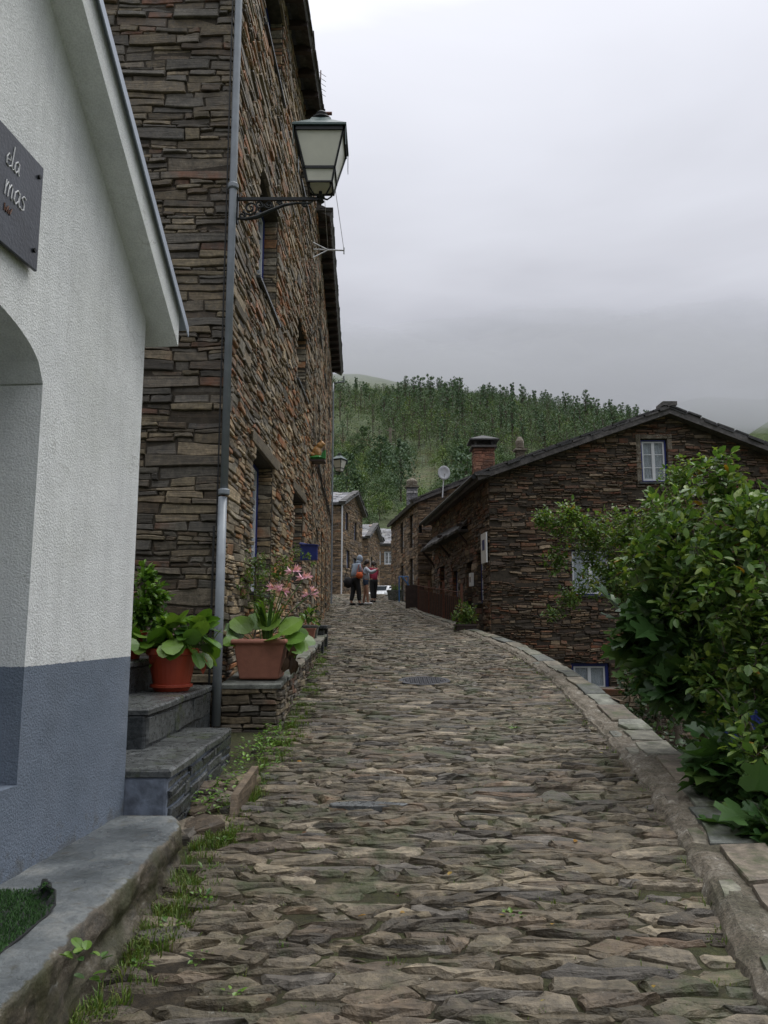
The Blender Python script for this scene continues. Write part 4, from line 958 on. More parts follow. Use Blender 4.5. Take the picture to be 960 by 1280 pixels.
mb = MB(); a_ = ea + fr + Vector((-.08, 0, -.02)); b_2 = ea + dep + Vector((-.08, 0, -.02)); mb.tube([a_, b_2, b_2 + Vector((0, .05, -.3))], .06, 8); mb.build('gutter', M['grey_iron'] if 'grey_iron' in M else M['metal_dark'] if 'metal_dark' in M else M['iron'], h3)
# lean-to porch roof over the doors
pr_ = MB(); pA = Vector((2.05, 21.5, 4.15)); pB = Vector((1.32, 27.6, 4.15)); pr_.prism([pA, pB, pB + Vector((.75, 0, .75)), pA + Vector((.75, 0, .75))], (0, 0, .07)); verge(pr_, pA, pB, (-1, 0, 0), th=.04); pr_.build('porch_roof', M['roofdark'], h3)
mb = MB()
for y_ in (21.6, 24.5, 27.4):
    xx = 2.05 - (y_ - 21.5) * .12; mb.tube([(xx + .05, y_, 4.1), (xx + .35, y_, 3.75), (xx + .62, y_, 3.3)], .04, 5); mb.box((xx + .35, y_, 4.35), (.7, .08, .08))
mb.build('porch_beams', M['darkwood'], h3)
# chimneys are parts of the roof
def chimney(par, c, w, h, mt, cap='pyramid'):
    c = Vector(c); mb = MB(); mb.box(c + Vector((0, 0, h / 2)), (w - .06, w - .06, h)); 
    for (o_, s_) in (((-w / 2, -w / 2 + .02), (1, 0, 0)), ((w / 2 - .02, -w / 2), (0, 1, 0)), ((-w / 2 + .02, w / 2), (0, -1, 0)), ((w / 2, w / 2 - .02), (-1, 0, 0))): masonry(mb, c + Vector((o_[0], o_[1], 0)), s_, w, h, rh=(.09, .14), L=(.2, .5), dep=(0, .02), seg=2)
    ch = mb.build('chimney', mt, par)
    mb = MB()
    if cap == 'pyramid':
        mb.box(c + Vector((0, 0, h + .03)), (w + .12, w + .12, .06))
        for sx_ in (-1, 1):
            for sy_ in (-1, 1): mb.box(c + Vector((sx_ * w * .4, sy_ * w * .4, h + .13)), (.1, .1, .16))
        mb.frustum(c, [(w / 2 + .12, h + .2), (w / 2 + .12, h + .24), (.04, h + .42)]); mb.build('cap', M['roofdark'], ch)
    else:
        mb.box(c + Vector((0, 0, h + .03)), (w + .1, w + .1, .06)); mb.lathe(c + Vector((0, 0, h + .1)), [(w * .45, 0), (w * .5, .12), (w * .5, .2), (w * .3, .3), (.05, .34)], 14); mb.build('cap', M['cement'], ch)
    return ch
c = P(604, 583, 22.5); chimney(h3, (c.x, 22.5, 5.5), .62, P(604, 562, 22.5).z - 5.5, M['brick'])
c = P(650, 570, 23); chimney(h3, (c.x, 23, 5.7), .26, P(650, 564, 23).z - 5.7, M['cement'], 'cone')
sdish = thing('satellite_dish', 'white round satellite dish on a pole at the roof edge of the dark house', 'satellite dish', P(555, 612, 24.5))
c = P(555, 591, 24.5); mb = MB(); mb.tube([P(553, 622, 24.5), P(555, 592, 24.5) + Vector((0, .06, 0))], .022, 6); mb.build('pole', M['grey_plastic'], sdish)
mb = MB(); Md = Matrix.Rotation(R(80), 4, 'X') @ Matrix.Rotation(R(10), 4, 'Y'); n = 20; vs = [c + Vector((0, .04, 0))]
rings = [(.08, .032), (.15, .01), (.215, -.02)]
for r_, d_ in rings: vs += [c + Vector((r_ * .92 * math.cos(a), d_ + .02, r_ * 1.08 * math.sin(a))) for a in [2 * math.pi * j / n for j in range(n)]]
fs = [(0, 1 + (j + 1) % n, 1 + j) for j in range(n)] + [(1 + i * n + j, 1 + i * n + (j + 1) % n, 1 + (i + 1) * n + (j + 1) % n, 1 + (i + 1) * n + j) for i in range(2) for j in range(n)]
mb.add(vs, fs); o = mb.build('dish', M['grey_plastic'], sdish, smooth=True); sm = o.modifiers.new('s', 'SOLIDIFY'); sm.thickness = .012
mb = MB(); mb.tube([c + Vector((0, 0, -.22)), c + Vector((0, -.2, -.08))], .01, 5); mb.box(c + Vector((0, -.22, -.06)), (.05, .07, .05)); mb.build('feed_arm', M['grey_plastic'], sdish)
# white tile notice on the street wall, small white meter box
def plate(name, label, cat, u0, u1, v0, v1, Y, m, inner=None):
    S = S4; mid = P((u0 + u1) / 2, (v0 + v1) / 2, Y); s = (Vector((mid.x, mid.y, 0)) - Vector((B3.x, B3.y, 0))).dot(S)
    w_, hh = 0, 0
    return s, mid.z
pn = thing('wall_plaque', 'white plaque with a small dark picture near the corner of the dark house', 'sign', (2.5, 19.3, 3.6))
f4 = frame_fn(B3, S4); mb = MB(); fbox(mb, f4, L4 - .62, L4 - .04, q(3.1), q(3.85), .05, .085); mb.build('plate', M['plaster_sign'], pn, bevel=.004)
mb = MB(); fbox(mb, f4, L4 - .46, L4 - .2, q(3.42), q(3.68), .086, .09); mb.build('picture', M['blue'], pn)
mb = MB(); fbox(mb, f4, L4 - 2.0, L4 - 1.7, q(2.6), q(2.95), .05, .12); fbox(mb, f4, L4 - 1.9, L4 - 1.8, q(2.7), q(2.85), .121, .124, 1); o = mb.build('meter_box', [M['plaster_sign'], M['glass']]); tag(o, 'small white meter box on the wall beside the dark doorway', 'box')

# ------------------------------------------------------------ more houses up the lane
def small_house(label, C, S, W, D, zb, prof, holes, mt, roofm='roofslate', hs=(), blue='white_paint', name='stone_house', seg=2, ov=.25, dholes=()):
    """C: left corner of the gable seen from outside, S along the gable, prof the roofline; the body runs back by D"""
    C = Vector((C[0], C[1], zb)); S = Vector((S[0], S[1], 0)).normalized(); t = thing(name, label, 'house', C); N_ = S.cross(zz)
    tp = [(s, z - zb) for s, z in prof]
    mb = MB(); backing(mb, C, S, W, 0, .4, holes, top=tp); masonry(mb, C, S, W, 12, topf=lambda s: interp(tp, s), holes=holes, rh=(.13, .22), m=1, seg=seg, dep=(0, .04)); mb.build('gable_wall', [M['mortarlight'], M[mt]], t)
    mb = MB(); O_ = C - N_ * D; hl = tp[0][1]; backing(mb, O_, N_, D, hl, .4, dholes); masonry(mb, O_, N_, D, hl, holes=dholes, rh=(.13, .22), m=1, seg=seg, dep=(0, .04))
    mb.build('side_wall', [M['mortarlight'], M[mt]], t)
    mb = MB(); O_ = C + S * W; hl = tp[-1][1]; backing(mb, O_, -N_, D, hl, .4); masonry(mb, O_, -N_, D, hl, rh=(.13, .22), m=1, seg=seg, dep=(0, .04)); mb.build('far_wall', [M['mortarlight'], M[mt]], t)
    for h in holes: window(t, C, S, h, .08, blue=blue, sill=False)
    for h in dholes: window(t, C - N_ * D, N_, h, .08, blue=blue, sill=False)
    for (a, za), (b, zb_) in zip(prof, prof[1:]):
        d = 1 if zb_ > za else -1; p0, p1 = (C + S * a, za) if d > 0 else (C + S * b, zb_), (C + S * b, zb_) if d > 0 else (C + S * a, za)
        lo = Vector((p0[0].x, p0[0].y, p0[1] + .06)); hi = Vector((p1[0].x, p1[0].y, p1[1] + .06)); ex = (lo - hi).normalized() * ov if (p0[0] - p1[0]).length > .1 else Vector((0, 0, 0))
        lo = lo + ex; roof_slope(t, lo + N_ * ov, lo - N_ * D, hi - lo, .1, roofm)
        mb = MB(); verge(mb, lo + N_ * ov, hi + N_ * ov, N_, th=.045); mb.build('verge_slates', M['roofdark'], t)
    return t
# house beside the street behind the dark one: gable seen square-on, long wall along the lane
h4 = small_house('brown stone house with tall windows behind the dark gabled house on the right', (1.25, 28.4), (.99, .13), 6.5, 7.0, 1.2, [(0, 6.1), (3.3, 7.5), (6.5, 6.1)], [], 'house_far', roofm='roofdark', blue='darkwood',
                 dholes=[(5.2, 6.0, 3.3, 4.6), (2.8, 3.6, 3.3, 4.6), (5.2, 6.0, .95, 2.9), (2.9, 3.7, 1.2, 2.8)])
c = P(508, 628, 34); chimney(h4, (c.x + .25, 34, 5.9), .5, P(508, 610, 34).z - 5.9, M['roofslate'], 'white')
hA = small_house('narrow brown stone house with slate roof at the far left of the lane', (-2.1, 38), (.9, 4.0), 4.1, 5, 2.4, [(0, 7.55), (2.4, 8.4), (4.1, 7.5)],
                 [(.7, 1.2, 3.9, 4.8), (2.4, 2.9, 3.55, 4.5), (.9, 1.5, 2.3 - .3, 3.0 - .1), (2.3, 2.9, 1.5, 2.6)], 'house_far', blue='blue')
hB = small_house('small brown stone house behind the narrow one at the end of the lane', P(459, 700, 48).xy, (.9, 4.0), 3.4, 4, 2.3, [(0, 7.0), (1.8, 7.9), (3.4, 7.1)], [(.8, 1.3, 2.6, 3.5), (2.0, 2.5, 2.3, 3.2), (1.1, 1.7, .3, 1.5)], 'house_far')
c = P(466, 700, 58); hC = small_house('low brown house closing the end of the lane with white windows', (c.x - .5, 58.5), (0.02, -1), 3.0, 8, 2.2, [(0, 7.4), (1.5, 8.5), (3.0, 7.3)], [], 'house_far')
mb = MB(); O = Vector((c.x - .6, 55.4, 2.2)); hh = [(.55, 1.2, 3.6, 4.55), (1.45, 2.1, 3.6, 4.55)]; backing(mb, O, (1, 0, 0), 6, 5.1, .3, hh); masonry(mb, O, (1, 0, 0), 6, 5.1, holes=hh, m=1, rh=(.13, .22), seg=2); mb.build('front_wall', [M['mortarlight'], M['house_far']], hC)
for h_ in hh: window(hC, O, (1, 0, 0), h_, .04, blue='white_paint', sill=False)
lo = Vector((c.x - .9, 55.2, 7.3)); roof_slope(hC, lo, lo + Vector((6.5, 0, 0)), Vector((0, 2.2, 1.3)), .1, 'roofslate')
mb = MB(); c = P(421, 635, 38); mb.tube([(-2.06, 37.9, 7.4), (-2.07, 37.92, 2.9)], .04, 6); mb.tube([(-2.06, 37.9, 7.4), (-1.85, 37.9, 7.6)], .04, 6); tag(mb.build('downpipe', M['white_paint']), 'white downpipe on the corner of the narrow brown house', 'pipe')

# ------------------------------------------------------------ small things up the lane
fe = thing('rusty_fence', 'dark rusty iron fence with sheet panels along the lower right of the lane', 'fence', (1.7, 22, gz(22)))
fp = [(1.95, 19.6), (1.62, 21.2), (1.32, 22.9), (1.08, 24.4)]
for (x0, y0), (x1, y1) in zip(fp, fp[1:]):
    mb = MB(); A = Vector((x0, y0, gz(y0) - .25)); B = Vector((x1, y1, gz(y1) - .25)); mb.prism([A, B, B + zz * .95, A + zz * .95], (.02, 0, 0))
    mb.build('sheet_panel', M['rustred'], fe)
    mb = MB()
    for i in range(9): p = A.lerp(B, i / 9); mb.tube([p + Vector((-.03, 0, .1)), p + Vector((-.03, 0, 1.1))], .009, 5)
    mb.tube([A + Vector((-.03, 0, 1.08)), B + Vector((-.03, 0, 1.08))], .012, 5); mb.build('railing', M['rust'], fe)
for x0, y0 in fp:
    mb = MB(); mb.box((x0, y0, gz(y0) + .35), (.06, .06, 1.4)); mb.build('post', M['rust'], fe)
gt = MB(); a_ = P(508, 741, 25.5); gt.box((a_.x + .28, 25.5, gz(25.5) + .25), (.62, .04, 1.1)); 
for i in range(5): gt.box((a_.x + .04 + i * .12, 25.47, gz(25.5) + .25), (.05, .02, 1.06))
tag(gt.build('gate_panel', M['rustred']), 'dark red sheet metal gate panel at the end of the rusty fence', 'gate')
bs = MB(); p = P(499, 745, 29)
for dx in (0, .34): bs.tube([(p.x + dx * .7, 29, gz(29) - .2), (p.x + dx, 29 , gz(29) + 1.0)], .025, 6)
bs.tube([(p.x + .1, 28.9, gz(29) + 1.0), (p.x + .8, 28.9, gz(29) + .1)], .03, 6); bs.tube([(p.x, 29, gz(29) + 1.0), (p.x + .34, 29, gz(29) + 1.0)], .025, 6)
tag(bs.build('handrail', simple('light_blue_paint', (.05, .16, .38), .45)), 'blue metal handrail beside the doorway of the brown house', 'handrail')
def trough(label, c, L, W, H, m):
    t = thing('planter_box', label, 'planter', c); c = Vector(c); mb = MB(); mb.frustum(c, [(W * .42, 0), (W * .5, H * .85), (W * .54, H * .86), (W * .54, H), (W * .46, H), (W * .44, H * .85)]); mb.v = [(c.x + (p[0] - c.x) * L / W, p[1], p[2]) for p in mb.v]; mb.build('trough', m, t); return t
t = trough('pale stone trough with small plants at the bend of the lane', P(494, 750, 30) + Vector((0, 0, 0)), .62, .35, .38, M['coping']); 
plant('', '', '', P(494, 742, 30), [bl(494, 735, 30, 9)], 30, 6, .07, 'oval', ['leaf_pot'], root=t, trunk_r=.01)
bx = thing('potted_bush', 'leafy bush in a dark planter against the corner of the dark stone house', 'potted plant', (1.9, 18.2, gz(18.2)))
c = P(582, 792, 18.3); mb = MB(); mb.frustum((c.x, 18.3, c.z - .12), [(.2, 0), (.24, .3), (.26, .3), (.26, .34), (.22, .34)]); mb.build('pot', M['darkwood'], bx)
plant('', '', '', (c.x, 18.3, c.z + .2), [bl(582, 762, 18.3, 16), bl(578, 775, 18.3, 18)], 90, 8, .075, 'oval', ['leaf_small', 'leaf_yellow'], root=bx, trunk_r=.02)
# white car behind the crest
def car(label, c, rz):
    t = thing('parked_car', label, 'car', c); t.rotation_euler = (0, 0, rz); ORG[t.name] = (0, 0, 0)
    pr = [(-1.9, .35), (-1.95, .75), (-1.7, .95), (-1.1, 1.0), (-.7, 1.38), (.9, 1.42), (1.6, 1.05), (1.92, .95), (1.95, .35)]
    mb = MB(); n = len(pr)
    for sg_, w_ in ((0, .82), (1, -.82)): mb.v += [(x_, w_ * (.88 if z_ > 1.1 else 1), z_) for x_, z_ in pr]
    mb.f = [list(range(n)), list(range(2 * n - 1, n - 1, -1))] + [(i, n + i, n + (i + 1) % n, (i + 1) % n) for i in range(n)]; mb.m = [0] * len(mb.f)
    mb.build('body', simple('white_car_paint', (.75, .77, .8), .25), t, bevel=.05)
    for sg_ in (-1, 1):
        mb = MB(); mb.prism([(-.95, sg_ * .78, 1.02), (-.62, sg_ * .745, 1.32), (.8, sg_ * .745, 1.34), (1.3, sg_ * .78, 1.04)], (0, sg_ * .012, 0)); mb.build('side_window', M['glass'], t)
        for x_ in (-1.2, 1.2):
            mb = MB(); mb.tube([(x_, sg_ * .65, .32), (x_, sg_ * .84, .32)], .32, 18); wl = mb.build('wheel', M['rubber'], t)
            mb = MB(); mb.tube([(x_, sg_ * .84, .32), (x_, sg_ * .85, .32)], .19, 14); mb.build('rim', M['metal'], wl)
    for x_, s_ in ((-1.0, -1), (1.25, 1)):
        mb = MB(); mb.prism([(x_ - .13 * s_ * -1 if 0 else x_, -.66, 1.06 if s_ < 0 else 1.1), (x_, .66, 1.06 if s_ < 0 else 1.1), (x_ - s_ * .28, .62, 1.32), (x_ - s_ * .28, -.62, 1.32)], (s_ * .05, 0, .03)); mb.build('windscreen', M['glass'], t)
    return t
cp = P(478, 738, 50); car('white car just showing over the crest at the end of the lane', (cp.x, 50, 2.62), R(68))

# ------------------------------------------------------------ things on the left facades
mbx = thing('mailbox', 'small dark blue letterbox on the facade of the tall house', 'mailbox', (-1.46, 15.2, 3.0))
c = P(385, 691, 13.9); mb = MB(); mb.box((c.x + .02, 13.9, c.z), (.3, .16, .27)); mb.build('body', M['blue'], mbx, bevel=.008)
mb = MB(); mb.prism([(c.x - .15, 13.79, c.z + .14), (c.x + .19, 13.79, c.z + .12), (c.x + .19, 14.01, c.z + .12), (c.x - .15, 14.01, c.z + .18)], (0, 0, .02)); mb.build('lid', M['blue'], mbx)
mb = MB(); a_ = A1 + F1 * 6.6; mb.tube([a_ + Vector((-.02, 0, P(372, 138, 14.5).z - .35)), a_ + Vector((.5, 0, P(372, 138, 14.5).z - .35))], .035, 6); 
tag(mb.build('iron_bar', M['rust']), 'rusty iron bar sticking out of the wall high above the lantern', 'bar')
cl = thing('clothes_line_bracket', 'pale metal clothes line bracket with wires below the lantern', 'bracket', P(395, 312, 14.8))
c = P(392, 312, 14.8); e = P(430, 313, 14.8); mb = MB(); mb.tube([c, e], .018, 5)
mb.tube([P(391, 303, 14.6), P(409, 312, 14.8)], .012, 5); mb.tube([P(391, 322, 14.6), P(409, 313, 14.8)], .012, 5); mb.tube([e + Vector((0, 0, -.08)), e + Vector((0, 0, .06))], .014, 5); mb.build('bracket', M['grey_plastic'], cl)
mb = MB(); mb.tube([e, P(419, 236, 13)], .005, 4); mb.tube([P(405, 236, 12), P(410, 312, 14.8)], .004, 4); mb.build('wire', M['grey_plastic'], cl)
an = thing('tv_antenna', 'thin metal television aerials rising by the eave of the tall house', 'antenna', P(392, 140, 15))
for i, (u_, v0, v1) in enumerate(((378, 150, 75), (387, 150, 95), (394, 145, 100), (400, 140, 88))):
    mb = MB(); a_, b_3 = P(u_, v0, 14.6), P(u_ + 1, v1, 14.6); mb.tube([a_, b_3], .012, 5)
    for j in range(5): c = a_.lerp(b_3, .45 + j * .12); mb.tube([c + Vector((-.1, -.1, 0)), c + Vector((.1, .1, 0))], .006, 4)
    mb.build('mast', M['rust'] if i == 3 else M['metal'], an)
# figurine on its shelf
fg = thing('animal_figurine', 'golden brown seated animal figurine on a green wall shelf', 'figurine', P(398, 577, 15.9))
c = P(397, 577, 15.9); mb = MB(); mb.box((c.x - .05, 15.9, c.z), (.42, .34, .04)); mb.build('shelf', M['darkwood'], fg)
M['green'] = simple('green_glaze', (.03, .20, .04), .4); M['gold'] = simple('golden_brown_glaze', (.36, .19, .06), .4, 0, .35, 14)
mb = MB(); mb.blob((c.x - .02, 15.9, c.z + .07), (.19, .14, .06), 10, jit=.3); mb.prism([(c.x + .06, 15.8, c.z + .05), (c.x + .17, 15.8, c.z + .05), (c.x + .17, 15.8, c.z + .24), (c.x + .1, 15.8, c.z + .17)], (0, .15, 0)); mb.build('green_base', M['green'], fg)
mb = MB()
for (x_, y_, z_), r_ in (((.0, 0, .2), (.1, .09, .13)), ((.06, 0, .34), (.075, .07, .07)), ((-.08, 0, .13), (.07, .1, .06)), ((.05, -.06, .14), (.03, .03, .09)), ((.05, .06, .14), (.03, .03, .09)), ((.1, 0, .38), (.06, .055, .06)), ((.15, 0, .365), (.035, .03, .025)), ((.09, -.04, .435), (.018, .012, .025)), ((.09, .04, .435), (.018, .012, .025)), ((-.15, 0, .16), (.04, .04, .08))):
    mb.blob((c.x + x_ - .02, 15.9 + y_, c.z + z_), r_, 10)
o = mb.build('figure', M['gold'], fg, smooth=True); rm = o.modifiers.new('r', 'REMESH'); rm.mode = 'VOXEL'; rm.voxel_size = .012; rm.use_smooth_shade = True

# ------------------------------------------------------------ potted plants
def rosette(mb, c, n, L, W, r, kind='round', h=.12, lift=(.2, .8), m=0, stems=None):
    for i in range(n):
        a = i * 2.4 + U(-.3, .3); f = (i + .5) / n; o = Vector((math.cos(a), math.sin(a), 0)); up_ = U(*lift)
        p = Vector(c) + o * (r * (.25 + .75 * f)) + zz * (h * (1.3 - f * 1.1) + U(0, .04)); l = L * U(.7, 1.15)
        if rnd.random() < .7: d = (o * U(.5, 1) + zz * (up_ * .5 - f * .9)).normalized(); u2 = (o * 1.0 + zz * .9 + rv() * .3)
        else: d = (o * .5 + zz * 1.0).normalized(); u2 = -o + zz * .3
        leaf(mb, p, d, u2, l, l * W, fold=.12, curl=.15, kind=kind, m=m)
        if stems: stems.tube([Vector(c), (Vector(c) + p) / 2 + zz * .03, p], .005, 4, caps=False)
rp_ = thing('potted_plant', 'round red pot of big round glossy leaves on the upper step', 'potted plant', (-1.9, 7.25, 1.0))
c = Vector((-1.93, 7.2, 1.002)); mb = MB(); mb.lathe(c, [(.15, 0), (.17, .03), (.19, .035), (.19, .06), (.165, .06), (.215, .32), (.235, .325), (.235, .38), (.2, .38), (.19, .32)], 28)
mb.build('pot', M['redpot'], rp_, smooth=False, bevel=.003)
mb = MB(); mb.lathe(c + zz * .3, [(.19, 0), (.19, .02)], 20); mb.build('soil', M['soil'], rp_)
mb = MB(); st_ = MB()
for dx, dy, n, hh_ in ((-.24, -.06, 16, .06), (.0, -.06, 12, .14), (.19, -.02, 22, .16), (.05, .12, 9, .18)): rosette(mb, c + Vector((dx, dy, .34)), n + 4, .19, .85, .19, h=hh_ + .04, stems=st_)
rosette(mb, c + Vector((.26, -.02, .42)), 9, .14, .6, .09, kind='oval', h=.08, lift=(.6, 1.2), stems=st_)
for i in range(10): a_ = U(0, 6.28); leaf(mb, c + Vector((.2 * math.cos(a_) + .1, .2 * math.sin(a_), .34)), Vector((math.cos(a_), math.sin(a_), -1.0)), Vector((math.cos(a_), math.sin(a_), .5)), .17, .12, kind='round', m=0)
leaf(mb, c + Vector((.3, -.12, .32)), Vector((.1, -.1, -1)), Vector((.3, -1, 0)), .17, .08, kind='lance', m=1)
mb.build('leaves', [M['leaf_pot'], M['redpot']], rp_); st_.build('stems', M['stem'], rp_)
lp = thing('potted_plant', 'bushy light green herb in a dark red pot beside the white house corner', 'potted plant', (-2.35, 7.35, 1.28))
c = Vector((-2.38, 7.3, 1.282)); mb = MB(); mb.lathe(c, [(.11, 0), (.16, .22), (.175, .22), (.175, .26), (.15, .26)], 20); mb.build('pot', M['redpot'], lp)
plant('', '', '', c + zz * .2, [bl(182, 765, 7.3, 20), bl(195, 745, 7.3, 22), bl(185, 720, 7.3, 16), bl(175, 770, 7.3, 24), bl(200, 775, 7.2, 14)], 110, 10, .085, 'oval', ['leaf_pot'], root=lp, trunk_r=.012, spread=.07, wr=.5, twig=.002, petiole=.01)
bp = thing('potted_plant', 'dark round-leaved plant in a low pot behind the red pot', 'potted plant', (-2.2, 7.0, 1.0))
c = Vector((-2.32, 6.75, 1.282)); mb = MB(); mb.lathe(c + Vector((0, 0, 0)), [(.1, 0), (.14, .15), (.15, .15), (.15, .18), (.12, .18)], 18); mb.build('pot', M['darkwood'], bp)
mb = MB(); rosette(mb, c + zz * .16, 16, .15, .9, .2, h=.08, lift=(-.1, .4)); mb.build('leaves', M['leaf_pot'], bp)
# rectangular terracotta planter with amaryllis and bergenia
tp_ = thing('terracotta_planter', 'square terracotta planter with pink lilies and broad leaves on the low wall', 'planter', (-1.28, 8.35, 1.02))
c = Vector((-1.29, 8.36, 1.035)); mb = MB(); mb.frustum(c, [(.195, 0), (.205, .02), (.255, .34), (.262, .36), (.285, .365), (.29, .385), (.28, .41), (.25, .41), (.245, .36)]); o = mb.build('pot', M['terracotta'], tp_, bevel=.012)
mb = MB(); mb.box(c + zz * .365, (.48, .48, .01)); mb.build('soil', M['soil'], tp_)
mb = MB(); st_ = MB()
for (dx, dy, a_, L_, e_) in ((-.14, -.05, 150, .28, .9), (-.2, .0, 190, .26, .5), (.05, -.1, 80, .28, 1.2), (.2, -.1, 20, .27, .8), (.24, .0, 0, .25, .3), (.25, -.1, -30, .24, .1), (.2, .1, 40, .28, .9), (-.05, .1, 120, .26, 1.3), (.3, -.05, 10, .22, -.4), (.3, -.12, -40, .22, -.6), (.33, .1, 20, .24, .0), (.1, -.2, -60, .22, .2), (-.22, -.15, 220, .2, -.1)):
    o_ = Vector((math.cos(R(a_)), math.sin(R(a_)), e_)).normalized(); p_ = c + Vector((dx, dy, .40 + .08 * max(0, e_))); leaf(mb, p_, o_, zz - o_ * .5 + Vector((0, -.8, 0)), L_, L_ * .85, kind='round', fold=.1); st_.tube([c + Vector((dx * .5, dy * .5, .38)), p_], .006, 4)
for i in range(26):   # strap leaves
    a_ = U(0, 6.28); o_ = Vector((math.cos(a_), math.sin(a_), 0)); b = c + Vector((.05, 0, .38)) + o_ * .04; l = U(.3, .5); w_ = .02
    pp = [b, b + zz * l * .5 + o_ * l * .08, b + zz * l * .85 + o_ * l * .28, b + zz * l * .9 + o_ * l * .55]; sd_ = o_.cross(zz)
    vs = []
    for k_, p_ in enumerate(pp): w2_ = w_ * (1, 1.1, .8, .1)[k_]; vs += [p_ - sd_ * w2_, p_ + sd_ * w2_]
    mb.add(vs, [(0, 1, 3, 2), (2, 3, 5, 4), (4, 5, 7, 6)])
for i in range(22):   # withered leaves hanging over the rim
    p_ = c + Vector((U(.27, .36), U(-.28, .05), U(.2, .36))); leaf(mb, p_, Vector((U(-.3, .5), U(-.4, .2), -1)), Vector((1, -1, U(-.5, .5))), U(.12, .2), U(.05, .1), kind='oval', m=rnd.choice((0, 1, 1)), fold=.4, curl=.3)
mb.build('leaves', [M['leaf_pot'], M['leaf_dead']], tp_)
fl = [P(352, 738, 8.3), P(366, 714, 8.35), P(388, 743, 8.3), P(380, 722, 8.4), P(344, 735, 8.4)]
for p_ in fl:
    st_.tube([c + Vector((.05, 0, .4)), (c + Vector((.05, 0, .4))).lerp(p_, .5) + Vector((.0, 0, .04)), p_], .006, 5)
st_.build('stems', M['stem'], tp_)
for p_ in fl:
    for j in range(3):
        mb = MB(); ax = Vector((math.cos(j * 2.1 + p_.x * 50), math.sin(j * 2.1), U(-.1, .3))).normalized(); q_ = p_ + ax * .03; b1_ = ax.orthogonal().normalized(); b2_ = ax.cross(b1_)
        for i in range(6): a_ = i * math.pi / 3; o_ = (ax * 1.0 + (b1_ * math.cos(a_) + b2_ * math.sin(a_)) * .7).normalized(); leaf(mb, q_ - o_ * .004, o_, ax, .085, .026, kind='lance', fold=.1, curl=-.1 if i % 2 else .25)
        mb.tube([q_ - ax * .02, q_ + ax * .01], .005, 5); mb.build('flower', M['petal'], tp_)
plant('climbing_shrub', 'loose leafy shrub growing against the facade behind the terracotta planter', 'shrub', (-1.5, 9.1, 1.05),
      [bl(320, 705, 9.3, 26), bl(345, 715, 9.6, 24), bl(300, 730, 9.0, 18), bl(370, 690, 10.4, 14), bl(385, 700, 11, 12), bl(325, 745, 9.2, 28)], 150, 9, .05, 'oval', ['leaf_small', 'leaf_pot'], trunk_r=.012, spread=.09, twig=.002, wr=.45, petiole=.01)
for (u_, v_, Y_, lb, m_k, n_) in ((404, 790, 12.9, 'small green pot plant at the far end of the low wall', 'leaf_pot', 26), (396, 775, 13.5, 'dark leafy pot plant beside the slate bench', 'leaf_dark', 26)):
    c = Vector((-1.25, Y_, ptop(Y_) + .0)); t = thing('potted_plant', lb, 'potted plant', c); mb = MB(); mb.frustum(c, [(.09, 0), (.12, .18), (.13, .18), (.13, .2), (.11, .2)]); mb.build('pot', M['terracotta'] if n_ == 26 and m_k == 'leaf_pot' else M['coping'], t)
    mb = MB(); rosette(mb, c + zz * .2, n_, .13, .5, .12, kind='oval', h=.2, lift=(.4, 1.2)); mb.build('leaves', M[m_k], t)
# green doormat of artificial grass with a curled corner
mt = MB(); mw = []
def mat_pt(a, b):   # a along the street, b across, curled near the far outer corner
    x0, y0 = -2.05 + a * .055, 2.9 - .85 + a; p = Vector((x0 + b, y0, .455 + .004)); return p
M['turf'] = leaf_mat('artificial_turf', [(.03, .085, .018), (.045, .12, .025), (.02, .065, .015)], rough=.7, trans=0)
M['matback'] = simple('mat_backing', (.02, .022, .022), .8, 0, .2, 30, .4)
a0 = Vector((-1.62, 3.43, .455)); n = 14; mb = MB()
def mp_(i, j):
    s, t = i / n, j / n; p = Vector((-2.05 + t * .70 + s * .02, 2.55 + s * 1.0, .458)); 
    k_ = max(0, (s - .88)) + max(0, (t - .80)) - .02
    c_ = max(0, s + t - 1.72)
    if c_ > 0: th_ = c_ * 17; r_ = .035; d_ = Vector((-1, -1, 0)).normalized(); base_ = p + d_ * c_ * .42; p = base_ + Vector((0, 0, r_ * (1 - math.cos(th_)))) + (-d_) * r_ * math.sin(th_)
    return p
mb.v = [tuple(mp_(i, j)) for i in range(n + 1) for j in range(n + 1)]; mb.f = [(i * (n + 1) + j, i * (n + 1) + j + 1, (i + 1) * (n + 1) + j + 1, (i + 1) * (n + 1) + j) for i in range(n) for j in range(n)]; mb.m = [0] * len(mb.f)
dm = thing('turf_mat', 'green artificial grass mat with a curled corner on the painted ledge', 'mat', (-1.7, 3, .45))
o = mb.build('backing', M['matback'], dm); s_ = o.modifiers.new('s', 'SOLIDIFY'); s_.thickness = .007
bm_ = MB()
for k_ in range(24000):
    i, j = U(0, n), U(0, n); p = mp_(i, j); p2 = mp_(i + .01, j); p3 = mp_(i, j + .01); nn = (p3 - p).cross(p2 - p).normalized()
    if nn.z < 0 and i + j < 1.5 * n: nn = -nn
    q_ = p + nn * .004; d_ = (nn + rv() * .6).normalized(); sd_ = rv() * .0025; bm_.add([q_ - sd_, q_ + sd_, q_ + d_ * .014], [(0, 1, 2)])
bm_.build('tufts', M['turf'], dm)

